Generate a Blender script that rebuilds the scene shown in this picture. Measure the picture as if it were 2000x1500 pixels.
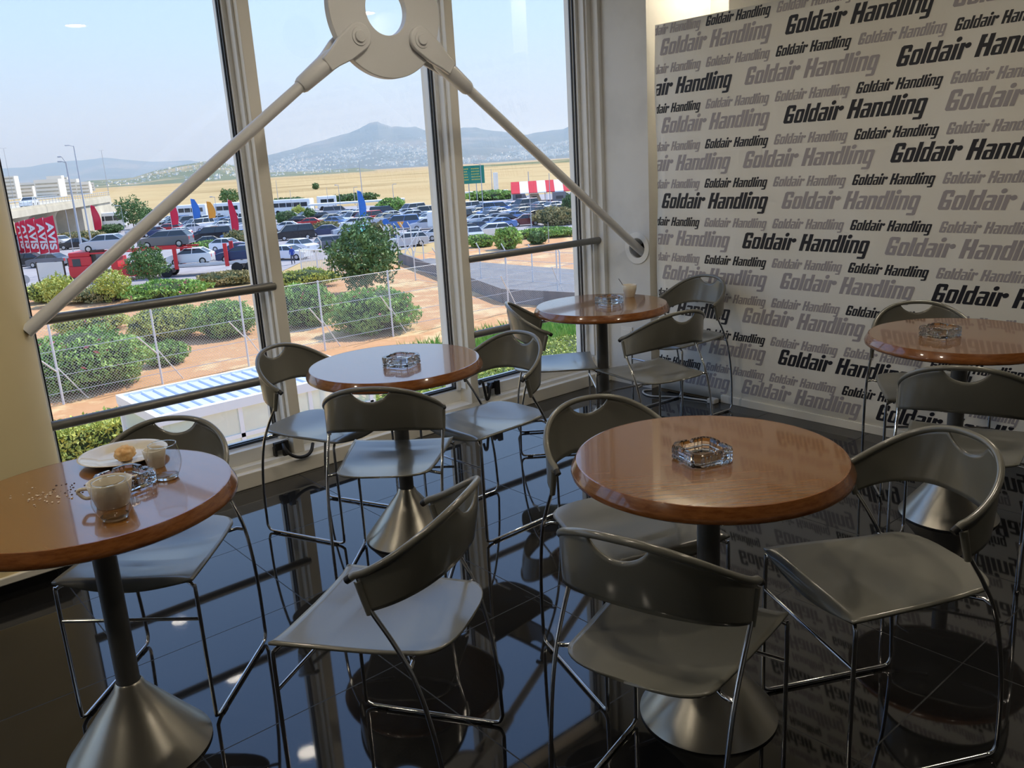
import bpy, bmesh, math, random
from mathutils import Vector, Matrix, noise
PI = math.pi
for o in list(bpy.data.objects): bpy.data.objects.remove(o)
SC = bpy.context.scene
COL = SC.collection

# ------------------------------------------------------------------ camera
cam = bpy.data.cameras.new('camera'); camo = bpy.data.objects.new('camera', cam); COL.objects.link(camo)
cam.sensor_width = 36; cam.lens = 29.8126; cam.clip_start = .02; cam.clip_end = 40000
camo.matrix_world = Matrix([[0.757765, 0.208132, -0.618445, 0.0], [-0.650047, 0.158203, -0.743244, 0.0], [-0.056853, 0.965222, 0.255177, 1.5], [0.0, 0.0, 0.0, 1.0]])
SC.camera = camo
# ------------------------------------------------------------------ view
SC.view_settings.view_transform = 'Standard'; SC.view_settings.look = 'None'
SC.view_settings.exposure = 0.15; SC.view_settings.gamma = 1.0; SC.view_settings.use_curve_mapping = False
# ------------------------------------------------------------------ sky
W = bpy.data.worlds.new('sky'); SC.world = W; W.use_nodes = True
nt = W.node_tree; nt.nodes.clear()
wo = nt.nodes.new('ShaderNodeOutputWorld'); bg = nt.nodes.new('ShaderNodeBackground')
tc = nt.nodes.new('ShaderNodeTexCoord'); sp = nt.nodes.new('ShaderNodeSeparateXYZ'); rp = nt.nodes.new('ShaderNodeValToRGB')
nt.links.new(tc.outputs['Generated'], sp.inputs[0]); nt.links.new(sp.outputs['Z'], rp.inputs[0])
nt.links.new(rp.outputs[0], bg.inputs[0]); nt.links.new(bg.outputs[0], wo.inputs[0])
e = rp.color_ramp.elements
e[0].position = 0.0; e[0].color = (.66, .78, .93, 1)
e[1].position = 1.0; e[1].color = (.36, .62, 1.25, 1)
for p_, c_ in ((.06, (.72, .84, 1.0, 1)), (.14, (.64, .86, 1.12, 1)), (.28, (.53, .80, 1.28, 1)), (.55, (.45, .74, 1.38, 1))):
    k = e.new(p_); k.color = c_
bg.inputs[1].default_value = 1.0
# ------------------------------------------------------------------ sun
sl = bpy.data.lights.new('sun', 'SUN'); so = bpy.data.objects.new('sun', sl); COL.objects.link(so)
sl.energy = 5.2; sl.angle = .009; sl.color = (1, .94, .84)
so.rotation_euler = Vector((.62, .0, .78)).to_track_quat('Z', 'Y').to_euler()

# ------------------------------------------------------------------ materials
def srgb(r, g, b):
    f = lambda c: (c/255/12.92) if c/255 <= .04045 else ((c/255+.055)/1.055)**2.4
    return (f(r), f(g), f(b), 1)
def mat(name, col, rough=.5, metal=0., spec=.5, noise_=None, bump=None, coat=0., emis=None, trans=0., ior=1.45, sheen=0., coord='Object'):
    m = bpy.data.materials.new(name); m.use_nodes = True; t = m.node_tree; b = t.nodes['Principled BSDF']
    if len(col) == 3: col = (*col, 1)
    b.inputs['Base Color'].default_value = col; b.inputs['Roughness'].default_value = rough
    b.inputs['Metallic'].default_value = metal; b.inputs['Specular IOR Level'].default_value = spec
    b.inputs['Coat Weight'].default_value = coat; b.inputs['Coat Roughness'].default_value = .13 if 'plastic' in name else .05
    b.inputs['Transmission Weight'].default_value = trans; b.inputs['IOR'].default_value = ior
    if emis: b.inputs['Emission Color'].default_value = (*emis[:3], 1); b.inputs['Emission Strength'].default_value = emis[3]
    if noise_ or bump:
        c = t.nodes.new('ShaderNodeTexCoord')
    if noise_:      # (scale, colour2, lo, hi[, stretch])
        n = t.nodes.new('ShaderNodeTexNoise'); n.inputs['Scale'].default_value = noise_[0]; n.inputs['Detail'].default_value = 5
        src = c.outputs[coord]
        if len(noise_) > 4:
            mp = t.nodes.new('ShaderNodeMapping'); mp.inputs['Scale'].default_value = noise_[4]; t.links.new(src, mp.inputs[0]); src = mp.outputs[0]
        r = t.nodes.new('ShaderNodeValToRGB'); r.color_ramp.elements[0].position = noise_[2]; r.color_ramp.elements[1].position = noise_[3]
        r.color_ramp.elements[0].color = col; c2 = noise_[1]; r.color_ramp.elements[1].color = c2 if len(c2) == 4 else (*c2, 1)
        t.links.new(src, n.inputs['Vector']); t.links.new(n.outputs[0], r.inputs[0]); t.links.new(r.outputs[0], b.inputs['Base Color'])
    if bump:        # (scale, strength, distance)
        n = t.nodes.new('ShaderNodeTexNoise'); n.inputs['Scale'].default_value = bump[0]; n.inputs['Detail'].default_value = 3
        bn = t.nodes.new('ShaderNodeBump'); bn.inputs['Strength'].default_value = bump[1]; bn.inputs['Distance'].default_value = bump[2]
        t.links.new(c.outputs[coord], n.inputs['Vector']); t.links.new(n.outputs[0], bn.inputs['Height']); t.links.new(bn.outputs[0], b.inputs['Normal'])
    return m
def wood(name, c1, c2, c3, axis_scale, rough=.22):
    m = mat(name, c1, rough, coat=.85); t = m.node_tree; b = t.nodes['Principled BSDF']
    c = t.nodes.new('ShaderNodeTexCoord'); mp = t.nodes.new('ShaderNodeMapping'); mp.inputs['Scale'].default_value = axis_scale
    n = t.nodes.new('ShaderNodeTexNoise'); n.inputs['Scale'].default_value = 6; n.inputs['Detail'].default_value = 8; n.inputs['Roughness'].default_value = .65
    r = t.nodes.new('ShaderNodeValToRGB'); e = r.color_ramp.elements
    e[0].position = .35; e[0].color = c2; e[1].position = .7; e[1].color = c3; k = e.new(.5); k.color = c1
    t.links.new(c.outputs['Object'], mp.inputs[0]); t.links.new(mp.outputs[0], n.inputs['Vector']); t.links.new(n.outputs[0], r.inputs[0]); t.links.new(r.outputs[0], b.inputs['Base Color'])
    return m
def thin_glass(name, tint=(1, 1, 1), refl=1.0):
    m = bpy.data.materials.new(name); m.use_nodes = True; t = m.node_tree; t.nodes.clear()
    o = t.nodes.new('ShaderNodeOutputMaterial'); mx = t.nodes.new('ShaderNodeMixShader'); tr = t.nodes.new('ShaderNodeBsdfTransparent')
    g = t.nodes.new('ShaderNodeBsdfGlossy'); g.inputs['Roughness'].default_value = .0; fr = t.nodes.new('ShaderNodeLayerWeight')
    pw = t.nodes.new('ShaderNodeMath'); pw.operation = 'POWER'; pw.inputs[1].default_value = 5; t.links.new(fr.outputs['Facing'], pw.inputs[0])
    ml = t.nodes.new('ShaderNodeMath'); ml.operation = 'MULTIPLY_ADD'; ml.inputs[1].default_value = .92*refl; ml.inputs[2].default_value = .07*refl
    tr.inputs[0].default_value = (*tint, 1)
    t.links.new(pw.outputs[0], ml.inputs[0]); t.links.new(ml.outputs[0], mx.inputs[0]); t.links.new(tr.outputs[0], mx.inputs[1]); t.links.new(g.outputs[0], mx.inputs[2]); t.links.new(mx.outputs[0], o.inputs[0])
    return m
M = {}
M['plastic'] = mat('seat_plastic', srgb(108, 107, 98), .34, spec=.5, coat=.7, bump=(400, .03, .0004))
M['chrome'] = mat('chrome', (.62, .62, .63), .12, 1.0)
M['black'] = mat('black_plastic', (.012, .012, .013), .45)
M['pole'] = mat('pole_paint', (.13, .13, .125), .38, .3)
M['cone'] = mat('brushed_metal', (.46, .44, .38), .3, .9, bump=(90, .05, .0006))
M['oak'] = wood('oak_veneer', srgb(128, 84, 34), srgb(116, 74, 28), srgb(137, 92, 40), (.8, 14, 14))
M['oak_edge'] = wood('oak_edge', srgb(128, 78, 38), srgb(112, 64, 28), srgb(142, 90, 46), (5, 5, 26), .25)
M['white_frame'] = mat('window_frame_paint', srgb(232, 232, 228), .35)
M['cream'] = mat('cream_paint', srgb(232, 228, 216), .42)
M['column'] = mat('column_paint', srgb(238, 220, 172), .5)
M['white_wall'] = mat('white_wall_paint', srgb(224, 224, 220), .55, noise_=(4, srgb(214, 214, 210), .45, .7))
M['wall'] = mat('wall_paint', srgb(205, 200, 190), .7)
M['dark_wall'] = mat('dark_wall_paint', srgb(176, 174, 170), .7)
M['ceiling'] = mat('ceiling_paint', srgb(126, 127, 130), .8)
M['brace'] = mat('brace_paint', srgb(214, 215, 216), .33, bump=(12, .05, .002))
M['rail'] = mat('rail_paint', srgb(122, 121, 116), .35, .4)
M['gasket'] = mat('gasket_rubber', (.02, .024, .035), .4)
M['glass'] = thin_glass('window_glass', (.96, .98, .98))
M['banner'] = mat('banner_vinyl', srgb(240, 238, 230), .5, noise_=(2.2, srgb(234, 230, 218), .35, .7), bump=(2.5, .35, .02))
M['ink'] = mat('black_ink', srgb(34, 34, 42), .5)
M['grey_ink'] = mat('grey_ink', srgb(166, 160, 163), .5)
M['porcelain'] = mat('porcelain', srgb(212, 204, 186), .12, coat=.3)
M['cutglass'] = mat('pressed_glass', (.97, .99, .98), .02, trans=1.0, ior=1.5)
M['drinkglass'] = thin_glass('drinking_glass', (.95, .96, .96), 1.0)
M['bread'] = mat('bread_crust', srgb(206, 160, 104), .8, noise_=(38, srgb(226, 196, 150), .4, .65), bump=(60, .5, .004))
M['crumb'] = mat('bread_crumb', srgb(236, 222, 200), .9)
M['ash'] = mat('ash', srgb(70, 70, 78), .9)
M['foam'] = mat('coffee_foam', srgb(214, 190, 150), .8, noise_=(60, srgb(236, 226, 206), .4, .6))
M['steel'] = mat('spoon_steel', (.5, .5, .52), .2, 1)
M['hose'] = mat('black_rubber', (.015, .015, .017), .5)
M['cord'] = mat('cord_white', srgb(206, 204, 198), .5)
M['lamp'] = mat('lamp_diffuser', (1, .9, .7), .5, emis=(1.0, .88, .70, 122))
M['lamp_ring'] = mat('lamp_trim', srgb(225, 225, 222), .4)
# floor: polished dark tiles with thin joints
def floor_mat():
    m = mat('polished_floor_tile', (.018, .017, .016), .035, spec=.8); t = m.node_tree; b = t.nodes['Principled BSDF']
    c = t.nodes.new('ShaderNodeTexCoord'); mp = t.nodes.new('ShaderNodeMapping'); mp.inputs['Location'].default_value = (.63, .34, 0)
    br = t.nodes.new('ShaderNodeTexBrick'); br.offset = 0; br.inputs['Scale'].default_value = 1; br.inputs['Brick Width'].default_value = .6; br.inputs['Row Height'].default_value = .6
    br.inputs['Mortar Size'].default_value = .0022; br.inputs['Mortar Smooth'].default_value = .1
    br.inputs['Color1'].default_value = (0, 0, 0, 1); br.inputs['Color2'].default_value = (0, 0, 0, 1); br.inputs['Mortar'].default_value = (1, 1, 1, 1)
    n = t.nodes.new('ShaderNodeTexNoise'); n.inputs['Scale'].default_value = 160; n.inputs['Detail'].default_value = 2
    r = t.nodes.new('ShaderNodeValToRGB'); r.color_ramp.elements[0].position = .3; r.color_ramp.elements[0].color = (.010, .010, .010, 1); r.color_ramp.elements[1].position = .8; r.color_ramp.elements[1].color = (.022, .021, .020, 1)
    mx = t.nodes.new('ShaderNodeMixRGB'); mx.inputs[2].default_value = (.004, .004, .004, 1)
    mr = t.nodes.new('ShaderNodeMapRange'); mr.inputs[3].default_value = .035; mr.inputs[4].default_value = .6
    t.links.new(c.outputs['Object'], mp.inputs[0]); t.links.new(mp.outputs[0], br.inputs['Vector']); t.links.new(c.outputs['Object'], n.inputs['Vector'])
    t.links.new(n.outputs[0], r.inputs[0]); t.links.new(r.outputs[0], mx.inputs[1]); t.links.new(br.outputs['Color'], mx.inputs[0]); t.links.new(mx.outputs[0], b.inputs['Base Color'])
    t.links.new(br.outputs['Color'], mr.inputs[0]); t.links.new(mr.outputs[0], b.inputs['Roughness'])
    return m
M['floor'] = floor_mat()

# ------------------------------------------------------------------ mesh helpers
class MB:
    def __init__(s): s.v = []; s.f = []; s.m = []
    def add(s, vs, fs, mi=0):
        o = len(s.v); s.v += [tuple(v) for v in vs]; s.f += [tuple(i+o for i in f) for f in fs]; s.m += [mi]*len(fs); return s
    def box(s, x0, x1, y0, y1, z0, z1, mi=0, rot=None, at=(0, 0, 0)):
        vs = [Vector((x, y, z)) for z in (z0, z1) for x, y in ((x0, y0), (x1, y0), (x1, y1), (x0, y1))]
        if rot is not None: vs = [rot @ v for v in vs]
        vs = [v+Vector(at) for v in vs]
        return s.add(vs, [(3, 2, 1, 0), (4, 5, 6, 7), (0, 1, 5, 4), (1, 2, 6, 5), (2, 3, 7, 6), (3, 0, 4, 7)], mi)
    def lathe(s, prof, n=48, c=(0, 0), mi=0, closed=False):
        vs = []; fs = []; k = len(prof)
        for i in range(n):
            a = 2*PI*i/n
            for r, z in prof: vs.append((c[0]+r*math.cos(a), c[1]+r*math.sin(a), z))
        for i in range(n):
            j = (i+1) % n
            for q in range(k-1 if not closed else k):
                w = (q+1) % k
                if prof[q][0] == 0 and prof[w][0] == 0: continue
                if prof[q][0] == 0: fs.append((i*k+q, j*k+w, i*k+w))
                elif prof[w][0] == 0: fs.append((i*k+q, j*k+q, i*k+w))
                else: fs.append((i*k+q, j*k+q, j*k+w, i*k+w))
        return s.add(vs, fs, mi)
    def tube(s, pts, r, n=8, mi=0, cap=True, closed=False):
        P = [Vector(p) for p in pts]; N = len(P); rr = r if isinstance(r, (list, tuple)) else [r]*N
        T = []
        for i in range(N):
            a = P[(i-1) % N] if (i > 0 or closed) else P[0]; b = P[(i+1) % N] if (i < N-1 or closed) else P[-1]
            T.append((b-a).normalized())
        up = Vector((0, 0, 1)) if abs(T[0].z) < .9 else Vector((1, 0, 0))
        nx = (up - T[0]*up.dot(T[0])).normalized(); vs = []
        for i in range(N):
            nx = (nx - T[i]*nx.dot(T[i])).normalized(); ny = T[i].cross(nx)
            for q in range(n):
                a = 2*PI*q/n; vs.append(P[i] + (nx*math.cos(a)+ny*math.sin(a))*rr[i])
        fs = [(i*n+q, i*n+(q+1) % n, ((i+1) % N)*n+(q+1) % n, ((i+1) % N)*n+q) for i in range(N if closed else N-1) for q in range(n)]
        if cap and not closed: fs += [tuple(range(n))[::-1], tuple((N-1)*n+q for q in range(n))]
        return s.add(vs, fs, mi)
    def prism(s, poly, z0, z1, mi=0, fr=None):      # poly (a,b) extruded along c; fr maps (a,b,c)->xyz
        fr = fr or (lambda a, b, c: (a, b, c)); n = len(poly)
        vs = [fr(a, b, z0) for a, b in poly]+[fr(a, b, z1) for a, b in poly]
        return s.add(vs, [tuple(range(n))[::-1], tuple(range(n, 2*n))]+[(i, (i+1) % n, n+(i+1) % n, n+i) for i in range(n)], mi)
    def build(s, name, mats, parent=None, smooth=False, bevel=0, sub=0, solid=0, ang=40):
        me = bpy.data.meshes.new(name); me.from_pydata(s.v, [], s.f)
        for m in (mats if isinstance(mats, (list, tuple)) else [mats]): me.materials.append(m)
        if any(s.m): me.polygons.foreach_set('material_index', s.m)
        bm = bmesh.new(); bm.from_mesh(me); bmesh.ops.recalc_face_normals(bm, faces=bm.faces); bm.to_mesh(me); bm.free()
        if smooth:
            me.polygons.foreach_set('use_smooth', [True]*len(me.polygons))
            try: me.set_sharp_from_angle(angle=math.radians(ang))
            except Exception: pass
        me.update()
        o = bpy.data.objects.new(name, me); COL.objects.link(o)
        if parent: o.parent = parent
        if solid: md = o.modifiers.new('thickness', 'SOLIDIFY'); md.thickness = solid; md.offset = 0
        if bevel: md = o.modifiers.new('bevel', 'BEVEL'); md.width = bevel; md.segments = 2; md.limit_method = 'ANGLE'
        return o
def tag(o, label=None, cat=None, group=None, kind=None):
    if label: o['label'] = label
    if cat: o['category'] = cat
    if group: o['group'] = group
    if kind: o['kind'] = kind
    return o
def empty(name, loc=(0, 0, 0), rz=0, label=None, cat=None, group=None):
    o = bpy.data.objects.new(name, None); COL.objects.link(o); o.location = loc; o.rotation_euler = (0, 0, rz); o.empty_display_size = .1
    return tag(o, label, cat, group)
def copy_tree(o, parent=None):
    c = o.copy(); COL.objects.link(c)
    if parent: c.parent = parent
    for ch in list(o.children): copy_tree(ch, c)
    return c
def place(o, loc, rz=0, label=None, group=None, scale=None):
    o.location = loc; o.rotation_euler = (0, 0, rz)
    if label: o['label'] = label
    if group: o['group'] = group
    if scale: o.scale = scale
    return o
def smooth_path(P, n=6):
    P = [Vector(p) for p in P]; out = []
    for i in range(len(P)-1):
        a = P[max(i-1, 0)]; b = P[i]; c = P[i+1]; d = P[min(i+2, len(P)-1)]
        for k in range(n):
            t = k/n; out.append(.5*((2*b)+(c-a)*t+(2*a-5*b+4*c-d)*t*t+(3*b-3*c+d-a)*t**3))
    return out+[P[-1]]
def struct(o, label=None):
    o['kind'] = 'structure'
    if label: o['label'] = label
    return o
# ================================================================== THE ROOM
H = 2.8; YG = 4.06; YF = 3.93
b = MB().box(-9.5, 4.75, -4, 3.95, -.12, 0); struct(b.build('floor', M['floor']), 'polished black tiled floor')
b = MB().box(-9.5, 4.75, -4, 4.2, H, H+.3); struct(b.build('ceiling', M['ceiling']), 'plain grey ceiling above the cafe')
b = MB().box(-9.6, 4.95, 3.95, 4.25, -7, -.13); struct(b.build('wall_outside', M['wall']), 'facade below the cafe windows')
b = MB().box(-9.6, -9.5, -4, 4.2, 0, H); struct(b.build('wall_left', M['dark_wall']), 'wall at the left end of the cafe')
b = MB().box(-9.5, 4.75, -4.1, -4, 0, H); struct(b.build('wall_back', M['dark_wall']), 'wall behind the viewer')
b = MB().box(4.75, 4.85, -4, 4.2, 0, H); struct(b.build('wall_right', M['cream']), 'warm lit wall behind the printed banner')
# pier on the right, white face with round sleeve hole
def pier():
    b = MB(); cy, cz, r, n = 3.6355, .912, .062, 40
    # front face X=4.13 with a hole
    outer = []
    for i in range(n):
        a = 2*PI*i/n + PI/n; c, s_ = math.cos(a), math.sin(a); 
        y0, y1, z0, z1 = 3.535, 4.0, 0, H
        t = min(((y1-cy)/c if c > 0 else (y0-cy)/c), ((z1-cz)/s_ if s_ > 0 else (z0-cz)/s_))
        outer.append((4.13, cy+c*t, cz+s_*t))
    inner = [(4.13, cy+r*math.cos(2*PI*i/n+PI/n), cz+r*math.sin(2*PI*i/n+PI/n)) for i in range(n)]
    back = [(4.28, y, z-.05) for _, y, z in inner]
    b.add(outer+inner+back, [(i, (i+1) % n, n+(i+1) % n, n+i) for i in range(n)]+[(n+i, n+(i+1) % n, 2*n+(i+1) % n, 2*n+i) for i in range(n)])
    b.add([(4.13, 3.535, 0), (4.13, 4.0, 0), (4.13, 3.535, H), (4.13, 4.0, H)], [])
    # corner fillers where the fan misses the rectangle's corners
    for (yc, zc) in ((3.535, 0), (3.535, H), (4.0, 0), (4.0, H)):
        ns = sorted(outer, key=lambda p: (p[1]-yc)**2+(p[2]-zc)**2)
        a_ = [p for p in outer if abs(p[1]-yc) < 1e-6]; b_ = [p for p in outer if abs(p[2]-zc) < 1e-6]
        if a_ and b_:
            pa = min(a_, key=lambda p: abs(p[2]-zc)); pb = min(b_, key=lambda p: abs(p[1]-yc)); b.add([(4.13, yc, zc), pa, pb], [(0, 1, 2)])
    b.add([(4.13, 3.535, 0), (4.75, 3.535, 0), (4.75, 3.535, H), (4.13, 3.535, H)], [(0, 1, 2, 3)])
    return b.build('wall_pier', M['white_wall'])
struct(pier(), 'white pier beside the right window with a round sleeve hole')
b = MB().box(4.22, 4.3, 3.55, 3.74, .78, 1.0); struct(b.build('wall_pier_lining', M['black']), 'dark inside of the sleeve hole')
b = MB(); b.lathe([(.064, 0), (.098, 0), (.1, .003), (.1, .006), (.064, .006)], 40, closed=True)
o = b.build('sleeve_plate', M['white_frame'], smooth=True); o.rotation_euler = (0, -PI/2, 0); o.location = (4.129, 3.6355, .912)
tag(o, 'round white cover plate around the hole the steel rod enters', 'cover plate')
b = MB().box(4.124, 4.129, 3.69, 3.79, .28, .39); b.box(4.120, 4.1245, 3.705, 3.775, .30, .37)
tag(b.build('wall_socket', M['white_frame'], bevel=.003), 'small white socket plate low on the white pier', 'wall socket')
b = MB(); b.box(4.36, 4.75, 1.0, 3.12, 0, H); struct(b.build('wall_niche', M['cream']), 'tan wall block behind the banner')
# column on the left
b = MB().lathe([(.32, .07), (.32, H)], 72, (.362, 3.80)); struct(b.build('wall_column', M['column'], smooth=True), 'thick round cream column at the left window')
b = MB().prism([(-1.2, 3.47), (.575, 3.47), (.625, 3.53), (.625, 4.05), (-1.2, 4.05)], .07, .10); struct(b.build('trim_1', M['cream'], bevel=.004), 'cream ledge around the column foot')
b = MB().box(-1.2, .55, 3.515, 4.05, 0, .07); struct(b.build('baseboard_left', M['black']), 'black recessed skirting under the column ledge')
# window wall: base, sills, mullions, frames
X0, X1 = -9.5, 4.13
b = MB().box(.55, X1, 3.89, 4.2, 0, .078).box(-9.5, -1.2, 3.89, 4.2, 0, .078)
struct(b.build('baseboard_window', M['cream'], bevel=.004), 'cream skirting below the windows')
b = MB().box(-9.5, X1, YF, 4.2, .078, .098); struct(b.build('trim_2', M['white_frame']), 'frame strip along the window foot')
def mull(n, x0, x1):
    b = MB().box(x0, x1, YF, 4.12, .098, H); b.box(x0+.004, x1-.004, 4.12, 4.2, .098, H)
    struct(b.build('trim_%d' % n, M['cream'], bevel=.003), 'cream window mullion')
mull(3, 1.785, 1.843); mull(4, 2.951, 3.007)
b = MB().box(4.062, 4.132, 3.955, 4.14, .098, H).box(4.10, 4.132, YF-.03, 3.96, .098, H)
struct(b.build('trim_5', M['white_frame'], bevel=.003), 'window jamb beside the white pier')
b = MB().box(.62, .70, 4.0, 4.14, .098, H); struct(b.build('trim_6', M['white_frame']), 'window jamb behind the column')
XM = [.03-1.11*k for k in range(9)]
for k_, xm in enumerate(XM): mull(7+k_, xm, xm+.058)
b = MB()
for xa, xb in [(.088, .62)]+[(q+.058, q+1.11) for q in XM[1:]]+[(-9.5, XM[-1])]:
    b.box(xa, xb, 4.037, 4.12, .098, .18).box(xa, xb, 4.037, 4.12, H-.05, H).add([(xa, YG, .18), (xb, YG, .18), (xb, YG, H-.04), (xa, YG, H-.04)], [(0, 1, 2, 3)], 1)
struct(b.build('window_4', [M['white_frame'], M['glass']]), 'windows continuing left of the column')
for n, (xa, xb, opening) in enumerate(((.70, 1.785, True), (1.843, 2.951, False), (3.007, 4.062, True))):
    w = empty('window_%d' % (n+1)); struct(w, 'tall fixed window')
    fw = .044; yf = 3.985 if opening else 4.037; zb = .178 if opening else .182
    f = MB()
    f.box(xa, xb, yf, YG, .098, zb-.012)                       # bottom member
    f.box(xa, xb, YG, 4.12, .098, zb)
    f.box(xa, xa+fw*.75, 4.02, 4.12, zb-.012, H); f.box(xb-fw*.75, xb, 4.02, 4.12, zb-.012, H)
    f.box(xa, xb, 4.02, 4.12, H-.05, H)
    f.box(xa, xa+.012, 3.97, 4.02, zb, H); f.box(xb-.012, xb, 3.97, 4.02, zb, H)
    f.build('window_frame', M['white_frame'], w, bevel=.002)
    g = MB(); a_, c_ = xa+fw*.75, xb-fw*.75; t_ = .009
    for yy in (4.036, 4.062):
        g.box(a_, a_+t_, yy, yy+.008, zb, H-.05); g.box(c_-t_, c_, yy, yy+.008, zb, H-.05); g.box(a_, c_, yy, yy+.008, zb-.004, zb+t_)
    g.build('gasket', M['gasket'], w)
    MB().add([(a_, YG, zb), (c_, YG, zb), (c_, YG, H-.04), (a_, YG, H-.04)], [(0, 1, 2, 3)]).build('pane', M['glass'], w)
# handrails
def rail(x0, x1, z, label):
    b = MB().tube([(x0, YF+.012, z), (x0+.004, YF+.012, z), (x1-.004, YF+.012, z), (x1, YF+.012, z)], [.019, .0215, .0215, .018], 20)
    return tag(b.build('handrail', M['rail'], smooth=True, ang=30), label, 'handrail', 'round handrails across the windows')
rail(.6, 1.80, .966, 'upper grey handrail across the left window, passing behind the steel rod')
rail(.6, 1.80, .512, 'lower grey handrail across the left window, above the glass canopy outside')
rail(3.0, 4.11, .955, 'upper grey handrail across the right window, ending near the white pier')
rail(3.0, 4.11, .508, 'lower grey handrail across the right window, behind the blue-lit chair')
# steel bracing: ring plate, two rods
YR = 3.636; CX, CZ, RO, RI = 2.378, 2.212, .302, .115
ring = empty('bracing_ring_plate', (CX, YR, CZ), 0, 'large cream painted steel ring plate joining the diagonal rods', 'steel ring')
b = MB().lathe([(RI, -.02), (RO, -.02), (RO+.003, -.017), (RO+.003, .017), (RO, .02), (RI, .02), (RI-.003, .017), (RI-.003, -.017)], 96, closed=True)
o = b.build('plate', M['brace'], ring, smooth=True, ang=30); o.rotation_euler = (PI/2, 0, 0)
def rod(end, pin, label):
    P = Vector((pin[0], YR, pin[1])); E_ = Vector((end[0], YR, end[1])); d = (E_-P).normalized(); L = (E_-P).length
    root = empty('bracing_rod', P, 0, label, 'steel rod', 'diagonal rods of the steel bracing')
    perp = Vector((-d.z, 0, d.x))
    b = MB(); b.tube([d*.33, d*L], .0255, 24); b.build('rod', M['brace'], root, smooth=True, ang=30)
    # fork: two cheeks either side of the plate flowing into a round collar
    f = MB()
    for sy in (-1, 1):
        n = 20; prof = []
        for i in range(n+1):
            a = PI/2+PI*i/n; prof.append((math.cos(a)*.062, math.sin(a)*.062))
        prof += [(.10, -.056), (.17, -.040), (.22, -.034)]; prof += [(.22, .034), (.17, .040), (.10, .056)]
        y0, y1 = (sy*.021, sy*.045)
        f.prism(prof, y0, y1, fr=lambda a, b_, c: tuple(d*a+perp*b_+Vector((0, c, 0))))
    f.build('fork', M['brace'], root, smooth=True, bevel=.006, ang=35)
    f = MB(); pts = [d*.12, d*.16, d*.20, d*.27, d*.36, d*.375]; f.tube(pts, [.030, .042, .044, .041, .037, .031], 28)
    f.build('collar', M['brace'], root, smooth=True, ang=50)
    p = MB(); p.lathe([(0, -.058), (.024, -.058), (.027, -.054), (.027, .054), (.024, .058), (0, .058)], 32)
    p.lathe([(.027, -.049), (.040, -.049), (.042, -.044), (.042, .044), (.040, .049), (.027, .049)], 32)
    q = p.build('pin', M['brace'], root, smooth=True, ang=35); q.rotation_euler = (PI/2, 0, 0)
    return root
rod((.636, .971), (2.205, 2.086), 'left diagonal steel rod running down from the ring plate into the column')
rod((4.18, .878), (2.551, 2.086), 'right diagonal steel rod running down from the ring plate into the white pier')
rod((.36, 3.62-.0), (2.205, 2.338), 'upper left diagonal steel rod rising from the ring plate').scale = (.35, 1, .35)
rod((4.3, 3.62), (2.551, 2.338), 'upper right diagonal steel rod rising from the ring plate').scale = (.35, 1, .35)

# ceiling lights
def downlight():
    r = empty('ceiling_light')
    MB().lathe([(.078, 0), (.105, 0), (.108, -.006), (.100, -.012), (.080, -.010), (.078, -.004)], 40, closed=True).build('trim_ring', M['lamp_ring'], r, smooth=True)
    MB().lathe([(0, -.004), (.078, -.004), (.078, -.001), (0, -.001)], 40).build('diffuser', M['lamp'], r)
    return r
dl = downlight(); k = 0
for x, y, lab in ((2.25, 2.72, 'round warm ceiling light whose reflection sits high in the left window'), (2.25, 1.35, 'round warm ceiling light over the middle tables'),
            (2.25, -.02, 'round warm ceiling light above the front chairs'), (.3, 2.72, 'round warm ceiling light in front of the column'),
            (.3, 1.35, 'round warm ceiling light over the viewer'), (4.5, 3.22, 'round warm ceiling light in the slot behind the banner, next to the pier'),
            (4.24, 1.35, 'round warm ceiling light in the slot behind the banner, further right'), (-1.65, 2.72, 'round warm ceiling light far left by the windows'), (-1.65, 1.35, 'round warm ceiling light far left')):
    q = dl if k == 0 else copy_tree(dl); k += 1
    place(q, (x, y, H), 0, lab, 'recessed ceiling lights'); q['category'] = 'ceiling light'

# window opener with rubber cable
def opener(px, pts, lab):
    r = empty('window_opener', px, 0, lab, 'window opener', 'window openers')
    b = MB().box(-.045, .03, -.03, .0, -.02, .02).box(-.012, .02, -.05, -.028, -.06, .03).box(-.05, -.036, -.028, 0, -.05, .0)
    b.build('bracket', M['black'], r, bevel=.003)
    p = Vector(px); b = MB().tube(smooth_path([Vector(q)-p for q in pts], 8), .0085, 12); b.build('cable', M['hose'], r, smooth=True)
opener((1.7417, 3.985, 0.1477), [(1.7285, 3.93, 0.1635), (1.723, 3.9, 0.1469), (1.7401, 3.88, 0.1165), (1.78, 3.875, 0.0928), (1.8284, 3.88, 0.0894), (1.8589, 3.89, 0.104), (1.8868, 3.92, 0.1292)], 'black window opener bracket with a hanging rubber cable at the foot of the left mullion')
opener((3.1593, 3.985, 0.1656), [(3.048, 3.97, 0.1921), (3.0344, 3.94, 0.2192), (3.0335, 3.92, 0.2098), (3.0446, 3.92, 0.1528), (3.0564, 3.92, 0.1016), (3.0735, 3.92, 0.1139), (3.0932, 3.93, 0.1565), (3.1235, 3.95, 0.1791)], 'black window opener bracket with a hanging rubber cable at the foot of the right window')


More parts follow.
